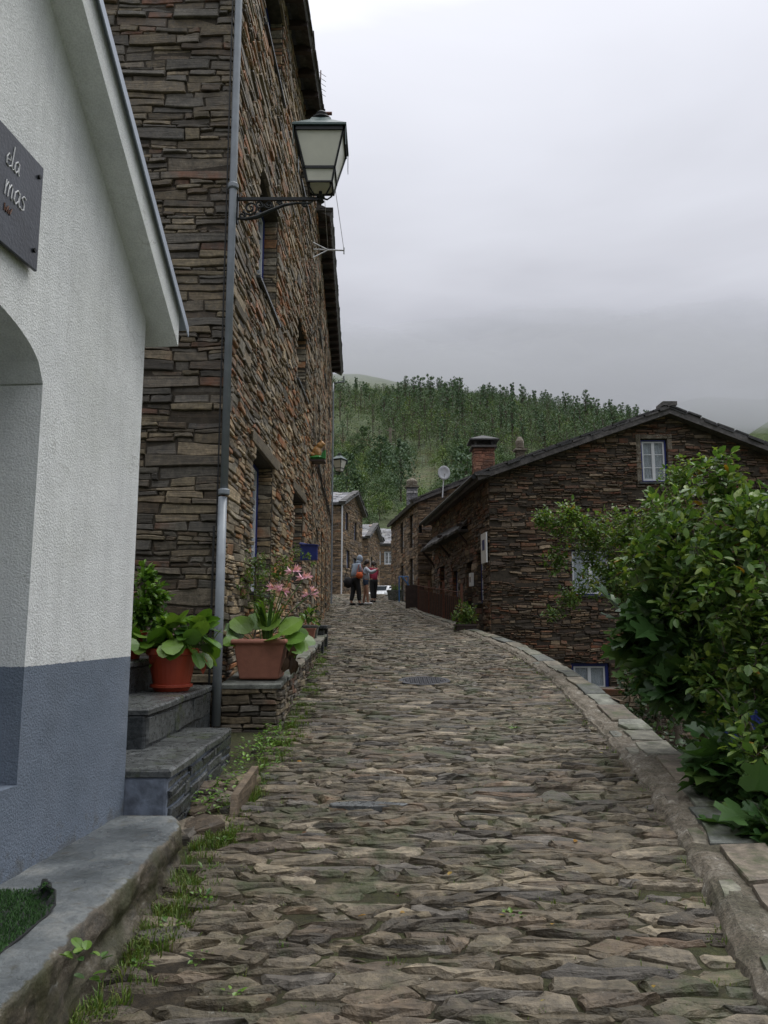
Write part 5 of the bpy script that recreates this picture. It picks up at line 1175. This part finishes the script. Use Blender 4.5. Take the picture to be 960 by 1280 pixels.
# ------------------------------------------------------------ grass, weeds and moss along the edges
gm = MB()
def tuft(p, n, h, w=.003, sp=.05):
    for _ in range(n):
        a_ = U(0, 6.28); o_ = Vector((math.cos(a_), math.sin(a_), 0)); b = p + o_ * U(0, sp); l = h * U(.5, 1.2); le = U(.15, .8); sd_ = o_.cross(zz) * w
        m1_ = b + zz * l * .6 + o_ * l * le * .4; tp2 = b + zz * l * (1 - le * .4) + o_ * l * le; gm.add([b - sd_, b + sd_, m1_ + sd_ * .8, m1_ - sd_ * .8, tp2], [(0, 1, 2, 3), (3, 2, 4)])
for i in range(850):
    y = rnd.choice([U(2.6, 9), U(2.6, 6), U(9, 16)]); x = interp(XL, y) + rnd.gauss(.04, .08)
    if noise.noise(Vector((y * 1.6, 0, 7))) < -.12 and rnd.random() < .8: continue
    tuft(Vector((x, y, gz(y) - .01)), rnd.randint(9, 24), U(.025, .08))
for i in range(520):
    y = 2.3 + 14 * rnd.random() ** 1.5; x = U(interp(XL, y) + .1, interp(XI, y) - .03); tuft(Vector((x, y, gz(y) - .01)), rnd.randint(3, 9), U(.015, .035), .0025, .03)
for i in range(110): y = U(2.4, 15); tuft(Vector((interp(XI, y) - U(-.05, .08), y, gz(y))), rnd.randint(4, 12), U(.02, .05), .003, .05)
tag(gm.build('grass', M['grass']), 'short grass and moss tufts growing in the joints and along the walls', 'grass', kind='stuff')
wm = MB()
def weed(p, n, r, h, L, kind='oval', m=0):
    for _ in range(n):
        a_ = U(0, 6.28); o_ = Vector((math.cos(a_), math.sin(a_), 0)); q_ = p + o_ * r * rnd.random() ** .6 + zz * U(0, h); leaf(wm, q_, o_ + zz * U(.0, .8), zz + rv() * .3, L * U(.6, 1.2), L * U(.4, .7), kind=kind, m=m)
for i in range(34):
    y = U(5.5, 8.2); x = U(-1.28, -.98) + (y - 5.5) * .05; weed(Vector((x, y, gz(y))), 22, .1, .11, .04)
for (x_, y_) in ((-1.05, 3.55), (-1.0, 3.9), (-.93, 4.2), (-1.0, 4.55), (-.8, 3.6), (-.6, 3.3), (-1.0, 5.0), (.62, 4.0), (1.3, 8.0)): weed(Vector((x_, y_, gz(y_))), 14, .05, .03, .035, 'lance')
for k_ in range(14): y = U(8, 14); weed(Vector((interp(XL, y) - U(0, .06), y, gz(y))), 14, .07, .12, .035)
# leaves sprouting from the ledge face
for (u_, v_) in ((100, 1190), (118, 1200), (88, 1200), (103, 1225)): p_ = P(u_, v_, 2.95); weed(p_ + Vector((.02, 0, 0)), 4, .02, .02, .05, 'round')
tag(wm.build('weeds', M['leaf_pot']), 'low leafy weeds along the foot of the steps and walls', 'weeds', kind='stuff')
dz = MB()
for (u_, v_, Y_) in ((163, 1170, 3.9),): 
    p_ = P(u_, v_, Y_); dz.lathe(p_, [(.008, 0), (.006, .004)], 8)
    for i in range(12): a_ = i * .52; leaf(dz, p_, Vector((math.cos(a_), math.sin(a_), .1)), zz, .014, .005, kind='lance', m=0)
    dz.tube([p_ - zz * .08, p_], .002, 4)
tag(dz.build('daisy', M['white_paint']), 'single small white daisy in the grass at the foot of the ledge', 'flower')

fl_ = MB()
for i in range(130):
    y = 2.4 + 16 * rnd.random() ** 1.4; x = U(interp(XL, y), interp(XI, y)); a_ = U(0, 6.28); leaf(fl_, Vector((x, y, gz(y) + .03)), Vector((math.cos(a_), math.sin(a_), U(-.1, .3))), zz + rv() * .4, U(.02, .05), U(.012, .03), m=rnd.choice((0, 0, 1)))
tag(fl_.build('fallen_leaves', [M['leaf_dead'], M['leaf_yellow']]), 'small withered leaves scattered over the slate paving', 'fallen leaves', kind='stuff')

# ------------------------------------------------------------ people
SK = simple('skin', (.42, .24, .17), .5); SK2 = simple('tanned_skin', (.33, .17, .11), .5)
def skinned(par, name, verts, edges, rad, m, sub=2):
    me = bpy.data.meshes.new(name); me.from_pydata(verts, edges, []); me.materials.append(m); o = bpy.data.objects.new(name, me); COL.objects.link(o); o.parent = par
    sk = o.modifiers.new('skin', 'SKIN')
    sv = me.skin_vertices[0] if me.skin_vertices else None
    if sv is None:
        bpy.context.view_layer.objects.active = o; me.skin_vertices.new() if hasattr(me.skin_vertices, 'new') else None; sv = me.skin_vertices[0]
    for i, r_ in enumerate(rad): sv.data[i].radius = (r_, r_) if not isinstance(r_, tuple) else r_
    sv.data[0].use_root = True; sk.use_smooth_shade = True
    ss_ = o.modifiers.new('sub', 'SUBSURF'); ss_.levels = sub; ss_.render_levels = sub
    return o
def person(label, loc, rz, height, top, bottom, arms, hood=False, shorts=False, hair=(.03, .02, .015), top_len=.88, lean=0, skin=SK, shoes=(.02, .02, .02), extra=None):
    t = thing('person', label, 'person', loc); t.rotation_euler = (0, 0, rz); ORG[t.name] = (0, 0, 0); k = height / 1.72; t.scale = (k, k, k)
    # person faces +x; arms: for each side (elbow, wrist)
    hip, ch, nk, hd = (0, 0, .95), (.02 + lean * .4, 0, 1.30), (.04 + lean, 0, 1.46), (.07 + lean * 1.3, 0, 1.60)
    V_ = [hip, (0, 0, 1.10), ch, nk, hd, (hd[0] + .01, 0, 1.68)]; E_ = [(0, 1), (1, 2), (2, 3), (3, 4), (4, 5)]; Rr = [(.13, .15), (.11, .13), (.12, .16), .055, (.085, .075), (.06, .06)]
    legs = []
    for s_, fx in ((-1, .10), (1, -.10)):
        b = len(V_); V_ += [(0, s_ * .09, .88), (.02 + fx * .5, s_ * .10, .50), (fx, s_ * .11, .09), (fx + .10, s_ * .12, .035)]; E_ += [(0, b), (b, b + 1), (b + 1, b + 2), (b + 2, b + 3)]; Rr += [.085, .058, .042, .038]
    ends = []
    for s_, (el_, wr_) in zip((-1, 1), arms):
        b = len(V_); sh = (ch[0], s_ * .17, 1.38); V_ += [sh, el_, wr_]; E_ += [(2, b), (b, b + 1), (b + 1, b + 2)]; Rr += [.055, .042, .028]; ends.append((Vector(el_), Vector(wr_)))
        w_ = Vector(wr_); d_ = (w_ - Vector(el_)).normalized(); sd_ = d_.cross(zz).normalized()
        V_.append(tuple(w_ + d_ * .06)); E_.append((b + 2, b + 3)); Rr.append((.035, .018))
        for f_ in range(4): V_.append(tuple(w_ + d_ * .13 + sd_ * (f_ - 1.5) * .02 - zz * .01)); E_.append((b + 3, len(V_) - 1)); Rr.append(.008)
        V_.append(tuple(w_ + d_ * .07 + sd_ * .05)); E_.append((b + 3, len(V_) - 1)); Rr.append(.009)
    skinned(t, 'body', V_, E_, Rr, skin)
    hx, hy, hz = hd
    mb = MB(); mb.blob((hx + .085, 0, hz), (.02, .013, .022), 8); mb.build('nose', skin, t, smooth=True)
    mb = MB(); [mb.blob((hx + .074, s_ * .032, hz + .025), .009, 8) for s_ in (-1, 1)]; mb.build('eyes', M['rubber'], t)
    mb = MB(); mb.blob((hx + .076, 0, hz - .045), (.008, .024, .006), 8); mb.build('mouth', M['redpot'], t)
    mb = MB()
    if hood: mb.blob((hx - .02, 0, hz + .02), (.115, .115, .145), 14); mb.blob((hx - .08, 0, hz - .1), (.09, .11, .08), 10); mb.build('hood', top, t, smooth=True)
    else: mb.blob((hx - .025, 0, hz + .03), (.10, .092, .115), 14, jit=.15); mb.blob((hx - .10, 0, hz - .02), (.05, .05, .07), 10); mb.build('hair', simple('dark_hair', hair, .6), t, smooth=True)
    # top garment
    V2 = [(0, 0, top_len), (0, 0, 1.12), ch, (nk[0], 0, 1.43)]; E2_ = [(0, 1), (1, 2), (2, 3)]; R2 = [(.165, .19), (.15, .175), (.15, .185), (.075, .08)]
    for s_, (el_, wr_) in zip((-1, 1), arms):
        b = len(V2); V2 += [(ch[0], s_ * .175, 1.385), el_, tuple(Vector(el_).lerp(Vector(wr_), .95))]; E2_ += [(2, b), (b, b + 1), (b + 1, b + 2)]; R2 += [.078, .065, .05]
    skinned(t, 'sweatshirt', V2, E2_, R2, top)
    V3 = [(0, 0, 1.0), (0, 0, .9)]; E3 = [(0, 1)]; R3 = [(.14, .165), (.145, .17)]
    for s_, fx in ((-1, .10), (1, -.10)):
        b = len(V3)
        if shorts: V3 += [(0, s_ * .095, .84), (.02, s_ * .10, .70)]; E3 += [(1, b), (b, b + 1)]; R3 += [.105, .095]
        else: V3 += [(0, s_ * .095, .82), (.03 + fx * .5, s_ * .10, .50), (fx, s_ * .11, .14)]; E3 += [(1, b), (b, b + 1), (b + 1, b + 2)]; R3 += [.115, .095, .075]
    skinned(t, 'shorts' if shorts else 'trousers', V3, E3, R3, bottom)
    for s_, fx in ((-1, .10), (1, -.10)):
        mb = MB(); mb.blob((fx + .06, s_ * .115, .045), (.135, .05, .048), 12); mb.build('shoe', simple('shoe', shoes, .6), t, smooth=True)
    return t
cl_grey = simple('grey_blue_fabric', (.26, .31, .38), .9, 0, .1, 20, .3); cl_lt = simple('light_grey_fabric', (.42, .45, .50), .9, 0, .1, 20, .3); cl_blk = simple('black_fabric', (.012, .012, .015), .85); cl_den = simple('denim', (.03, .05, .09), .85); cl_red = simple('pink_red_fabric', (.35, .03, .07), .8)
p1 = P(444, 757, 27.6); p2 = P(457, 758, 27.9); p3 = P(467, 752, 29.5)
a1 = person('person in a grey hoodie with the hood up, carrying a black bag', (p1.x, 27.6, gz(27.6) + .02), R(35), 1.75, cl_grey, cl_blk, [((.10, -.25, 1.15), (.28, -.12, 1.10)), ((.08, .25, 1.12), (.27, .10, 1.08))], hood=True, lean=.10, top_len=.95)
a2 = person('person in a light grey sweatshirt and denim shorts holding up a phone', (p2.x, 27.9, gz(27.9) + .02), R(-5), 1.60, cl_lt, cl_den, [((.20, -.22, 1.22), (.42, -.08, 1.33)), ((.20, .22, 1.22), (.42, .06, 1.33))], shorts=True, skin=SK2, shoes=(.6, .6, .6))
a3 = person('person in a pink-red top and black trousers half hidden behind the other two', (p3.x, 29.6, gz(29.6) + .02), R(120), 1.55, cl_red, cl_blk, [((.12, -.24, 1.15), (.3, -.15, 1.15)), ((.05, .25, 1.12), (.1, .27, .88))])
def bag(label, c, s, m, name='bag'):
    t = thing(name, label, 'bag', c); c = Vector(c); mb = MB(); mb.blob(c, s, 12, jit=.25); mb.build('pouch', m, t, smooth=True)
    mb = MB(); mb.tube([c + Vector((-s[0] * .8, 0, s[2] * .6)), c + Vector((-s[0] * .2, 0, s[2] + .25)), c + Vector((s[0] * .5, 0, s[2] + .25)), c + Vector((s[0] * .8, 0, s[2] * .6))], .012, 5); mb.build('strap', m, t)
bag('black bag hanging at the side of the hooded person', (p1.x - .26, 27.5, gz(27.6) + .82), (.16, .14, .2), cl_blk)
bag('orange bag worn in front of the hooded person', (p1.x + .16, 27.35, gz(27.6) + 1.06), (.13, .09, .12), simple('orange_fabric', (.5, .09, .02), .8))
mb = MB(); c = Vector((p2.x + .52, 27.88, gz(27.9) + 1.27)); mb.box(c, (.012, .08, .16)); tag(mb.build('phone', M['rubber'], bevel=.003), 'dark phone held up by the person in shorts', 'phone')

# ------------------------------------------------------------ hills and forest
def hill(name, pts_, Yc, depth, zdrop):
    mb = MB(); n = 60; m = 14
    for i in range(n + 1):
        u_ = pts_[0][0] + (pts_[-1][0] - pts_[0][0]) * i / n; v_ = interp(pts_, u_); top_ = P(u_, v_, Yc)
        for j in range(m + 1):
            f = j / m * 2 - 1; y_ = Yc + f * depth; z_ = top_.z - zdrop * abs(f) ** 1.25 + 6 * fz((top_.x * .012, y_ * .012, 3)) * abs(f); mb.v.append((top_.x * (1 + f * depth / Yc * .8), y_, z_))
    mb.f = [(i * (m + 1) + j, (i + 1) * (m + 1) + j, (i + 1) * (m + 1) + j + 1, i * (m + 1) + j + 1) for i in range(n) for j in range(m)]; mb.m = [0] * len(mb.f)
    tag(mb.build(name, M['hill_' + name], smooth=True), kind='structure')
def hill_mat(nm, a, b):
    m, t, bb = mat(nm); v = N(t, 'ShaderNodeTexCoord').outputs['Object']
    c = rampn(t, noise_n(t, v, .02, 8, .7), [(.35, a), (.65, b)]); t.links.new(c, bb.inputs['Base Color']); bb.inputs['Roughness'].default_value = .95
    bn = N(t, 'ShaderNodeBump', {'Height': noise_n(t, v, .12, 8, .7), 'Strength': 1, 'Distance': 5}); t.links.new(bn.outputs[0], bb.inputs['Normal']); return m
M['hill_grassy_hill'] = hill_mat('grassy_hill_ground', (.07, .11, .03), (.12, .16, .05)); M['hill_distant_hill'] = hill_mat('distant_forest_ground', (.03, .055, .03), (.06, .085, .04))
hill('grassy_hill', [(880, 590), (915, 560), (940, 540), (965, 524), (1040, 500), (1200, 490), (1400, 500)], 720, 260, 190)
hill('distant_hill', [(640, 560), (760, 530), (830, 508), (880, 496), (950, 500), (1060, 480), (1300, 470)], 980, 250, 240)
hill2 = [(330, 490), (418, 470), (450, 470), (480, 476), (520, 486), (600, 500), (700, 540)]
M['hill_upper_hill'] = hill_mat('upper_slope_ground', (.07, .10, .035), (.11, .14, .045)); hill('upper_hill', hill2, 620, 150, 60)

def hill_tree(kind, nf, h, wood=True):
    """a tree of about height h: trunk, limbs and many leaf clumps"""
    mb = MB(); mb.tube([(0, 0, -1), (.1, 0, h * .4), (0, .1, h * .8)], [h * .014, h * .011, h * .004], 5, 1)
    cl = []
    if kind == 'slim':
        for i in range(13): f = i / 12; a = i * 2.4; cl.append((Vector((math.cos(a) * h * .05, math.sin(a) * h * .05, h * (.45 + .5 * f))), h * U(.04, .07) * (1.2 - .6 * f)))
    elif kind == 'tall':
        for i in range(16):
            f = i / 15; zc = h * (.18 + .76 * f); r = h * (.24 * (1 - f) ** .7 + .06) * U(.7, 1.2); a = i * 2.4; cl.append((Vector((math.cos(a) * r * .75, math.sin(a) * r * .75, zc)), r * U(.55, .8)))
    elif kind == 'round':
        for i in range(15): v = rv(); cl.append((Vector((v.x * h * .3, v.y * h * .3, h * .5 + v.z * h * .34)), h * U(.13, .2)))
    else:
        for i in range(9): v = rv(); cl.append((Vector((v.x * h * .4, v.y * h * .4, h * .38 + v.z * h * .25)), h * U(.2, .3)))
    for c, r in cl:
        if kind != 'bush': mb.tube([(0, 0, c.z * .7), c], [h * .006, h * .002], 3, 1, caps=False)
        for _ in range(nf // len(cl)):
            v = rv(); p = c + v * r * U(.6, 1.05); s = h * U(.014, .028); d = (v + rv() * .7).normalized(); a = d.orthogonal().normalized(); b = d.cross(a)
            mb.add([p + a * s, p + b * s * .7, p - a * s, p - b * s * .7 - Vector((0, 0, s * .4))], [(0, 1, 2, 3)])
    return mb
protos = [hill_tree('tall', 1300, 13), hill_tree('tall', 1300, 17), hill_tree('round', 1300, 9), hill_tree('tall', 1200, 11), hill_tree('round', 1200, 7), hill_tree('bush', 700, 3.5), hill_tree('slim', 900, 19)]
pm = ['tree_a', 'tree_b', 'tree_a', 'tree_c', 'tree_c', 'tree_c', 'tree_b']
nf = lambda x, y: fz((x * .012, y * .012, 11))
cand = []
def occl(x, y): return False
row = 84
while row < 458:
    x0, x1 = (385 - 480) / F * row, (985 - 480) / F * row
    x = x0 + U(0, 4)
    while x < x1:
        cand.append((x + U(-1.5, 1.5), row + U(-2.5, 2.5))); x += U(1.7, 3.4) if row > 240 else U(1.9, 3.8)
    row += 4.0 if row < 250 else 5.5
def proj(p):
    d = Vector(p) - Vector((0, 0, EYE)); f_ = d.y * math.cos(PITCH) + d.z * math.sin(PITCH); up_ = -d.y * math.sin(PITCH) + d.z * math.cos(PITCH); return 480 + F * d.x / f_, 640 - F * up_ / f_
roofline = [(380, 2000), (410, 2000), (412, 625), (445, 618), (455, 645), (470, 660), (492, 655), (522, 612), (560, 598), (600, 583), (830, 515), (960, 572), (1000, 590)]
vis = []; rest = []
for x, y in cand:
    z = terrain_z(x, y); u_, v_ = proj((x, y, z + 8)); ub, vb = proj((x, y, z))
    k = nf(x, y); clear = (k > .32 and y < 300) or (u_ < 478 and 492 < vb < 556 and rnd.random() < .8) or (497 < u_ < 548 and 560 < vb < 640 and rnd.random() < .7)
    ht = 'bush' if clear or y < 150 and rnd.random() < .4 else 'tree'
    if clear and rnd.random() < .12: continue
    if v_ > interp(roofline, u_) + 4 or u_ < 404: 
        continue
    i = 5 if ht == 'bush' else rnd.choices([0, 1, 2, 3, 4, 6], [2, 1, 7, 1, 5, .5] if y > 180 else [.6, .3, 5, .5, 5, 0])[0]
    s = U(.45, .95) * (1 if y > 200 or i == 5 else .7)
    (rest if False else vis).append((x, y, z, i, s, 1 / y))
vis.sort(key=lambda q: -q[5]); trees = [q for q in vis if q[3] != 5]; bushes = [q for q in vis if q[3] == 5]
ridge = [q for q in trees if q[1] > 425][::2][:110]; rid = {id(q) for q in ridge}
near = [q for q in trees if id(q) not in rid][:180]; nid = {id(q) for q in near}
names = ['eucalyptus_tree', 'eucalyptus_tree', 'leafy_tree', 'pale_tree', 'leafy_tree', 'bush', 'slender_eucalyptus']
lab = ['tall dark green tree in the forest on the hillside', 'tall blue-green tree in the forest on the hillside', 'rounded dark green tree on the hillside', 'tall light green tree on the hillside', 'rounded light green tree on the hillside', '', 'very slim tall tree poking above the forest on the hillside']
base_o = {}
for grp, lst in (('trees along the hilltop under the cloud', ridge), ('trees on the lower hillside behind the village', near)):
    for x, y, z, i, s, _ in lst:
        if i not in base_o: o = base_o[i] = protos[i].build(names[i], [M[pm[i]], M['bark']]); 
        else: o = base_o[i].copy(); COL.objects.link(o)
        o.location = (x, y, z - .3); o.rotation_euler = (0, 0, U(0, 6.28)); o.scale = (s * U(.85, 1.15), s * U(.85, 1.15), s)
        tag(o, lab[i].replace('the hillside', 'the hilltop against the cloud') if lst is ridge else lab[i].replace('the hillside', 'the lower hillside'), 'tree', lab[i].split(' ')[0] + ' ' + grp)
fm = MB()
lows = [hill_tree('tall', 240, 13), hill_tree('tall', 240, 16), hill_tree('round', 240, 9), hill_tree('tall', 230, 11), hill_tree('round', 230, 7), hill_tree('bush', 240, 3.5), hill_tree('slim', 220, 19)]
for x, y, z, i, s, _ in [q for q in trees if id(q) not in rid and id(q) not in nid]:
    p = lows[i]; a = U(0, 6.28); ca, sa = math.cos(a) * s * 1.1, math.sin(a) * s * 1.1; b = len(fm.v); mi = {0: 0, 1: 1, 2: 0, 3: 2, 4: 2, 5: 2, 6: 1}[i]
    fm.v += [(x + v[0] * ca - v[1] * sa, y + v[0] * sa + v[1] * ca, z - .3 + v[2] * s) for v in p.v]; fm.f += [[b + q for q in f] for f in p.f]; fm.m += [mi if q == 0 else 3 for q in p.m]
tag(fm.build('forest', [M['tree_a'], M['tree_b'], M['tree_c'], M['bark']]), 'dense mixed forest covering the hillside behind the village', 'forest', kind='stuff')
bm2 = MB()
for x, y, z, i, s, _ in bushes:
    p = lows[5]; a = U(0, 6.28); ca, sa = math.cos(a) * s, math.sin(a) * s; b = len(bm2.v)
    bm2.v += [(x + v[0] * ca - v[1] * sa, y + v[0] * sa + v[1] * ca, z + v[2] * s) for v in p.v]; bm2.f += [[b + q for q in f] for f in p.f]; cm_ = 3 if (nf(x + 300, y) > .12 and rnd.random() < .7) else rnd.choice((0, 1)); bm2.m += [cm_ if q == 0 else 2 for q in p.m]
M['bracken'] = leaf_mat('rusty_bracken', [(.12, .07, .03), (.10, .09, .03), (.15, .09, .045)], rough=.8, trans=.1, vein=False)
tag(bm2.build('undergrowth', [M['tree_c'], M['tree_a'], M['bark'], M['bracken']]), 'low scrub and bracken on the clearings of the hillside', 'undergrowth', kind='stuff')
mb = MB(); p = P(487, 572, 190); mb.tube([p - zz * 6, P(488, 535, 190)], .35, 8); mb.tube([P(488, 538, 190) + Vector((-1, 0, 0)), P(488, 538, 190) + Vector((1, 0, 0))], .12, 4); tag(mb.build('power_pole', M['cement']), 'pale concrete power pole standing on the wooded hillside', 'pole')

# ------------------------------------------------------------ low cloud lying on the hilltops
mb = MB(); nx_, ny_ = 70, 40
def cloud_pt(i, j, side):
    x = -520 + 1500 * i / nx_; y = 405 + 760 * j / ny_; f = j / ny_; g = i / nx_
    th = (math.sin(math.pi * min(1, max(0, f))) ** .6) * (math.sin(math.pi * min(1, max(0, g))) ** .4) * 75
    n1 = fz((x * .006, y * .009, 21)); n2 = fz((x * .02, y * .025, 3))
    base = 153 + .13 * (y - 405) + 13 * n1 + 5 * n2 - 10 * math.exp(-((x + 40) / 70) ** 2) - .035 * max(0, x - 120)
    return (x, y, base + (th * (1 + .4 * n1) + .3 if side else -th * .12))
for side in (0, 1):
    for j in range(ny_ + 1):
        for i in range(nx_ + 1): mb.v.append(cloud_pt(i, j, side))
W_ = nx_ + 1; off = W_ * (ny_ + 1)
for j in range(ny_):
    for i in range(nx_):
        q = (j * W_ + i, j * W_ + i + 1, (j + 1) * W_ + i + 1, (j + 1) * W_ + i); mb.f.append(q[::-1]); mb.f.append([k + off for k in q])
for i in range(nx_):
    mb.f.append((i, i + 1, i + 1 + off, i + off)); b = ny_ * W_; mb.f.append((b + i + 1, b + i, b + i + off, b + i + 1 + off))
for j in range(ny_):
    mb.f.append(((j + 1) * W_, j * W_, j * W_ + off, (j + 1) * W_ + off)); b = nx_; mb.f.append((j * W_ + b, (j + 1) * W_ + b, (j + 1) * W_ + b + off, j * W_ + b + off))
mb.m = [0] * len(mb.f)
m = bpy.data.materials.new('cloud_vapour'); m.use_nodes = True; t = m.node_tree; t.nodes.remove(t.nodes['Principled BSDF'])
pv = N(t, 'ShaderNodeVolumePrincipled', {'Color': (.70, .71, .75, 1), 'Density': .0058}); t.links.new(pv.outputs[0], t.nodes['Material Output'].inputs['Volume'])
tag(mb.build('low_cloud', m, smooth=True), 'grey low cloud lying on the hilltops behind the forest ridge', 'cloud', kind='stuff')
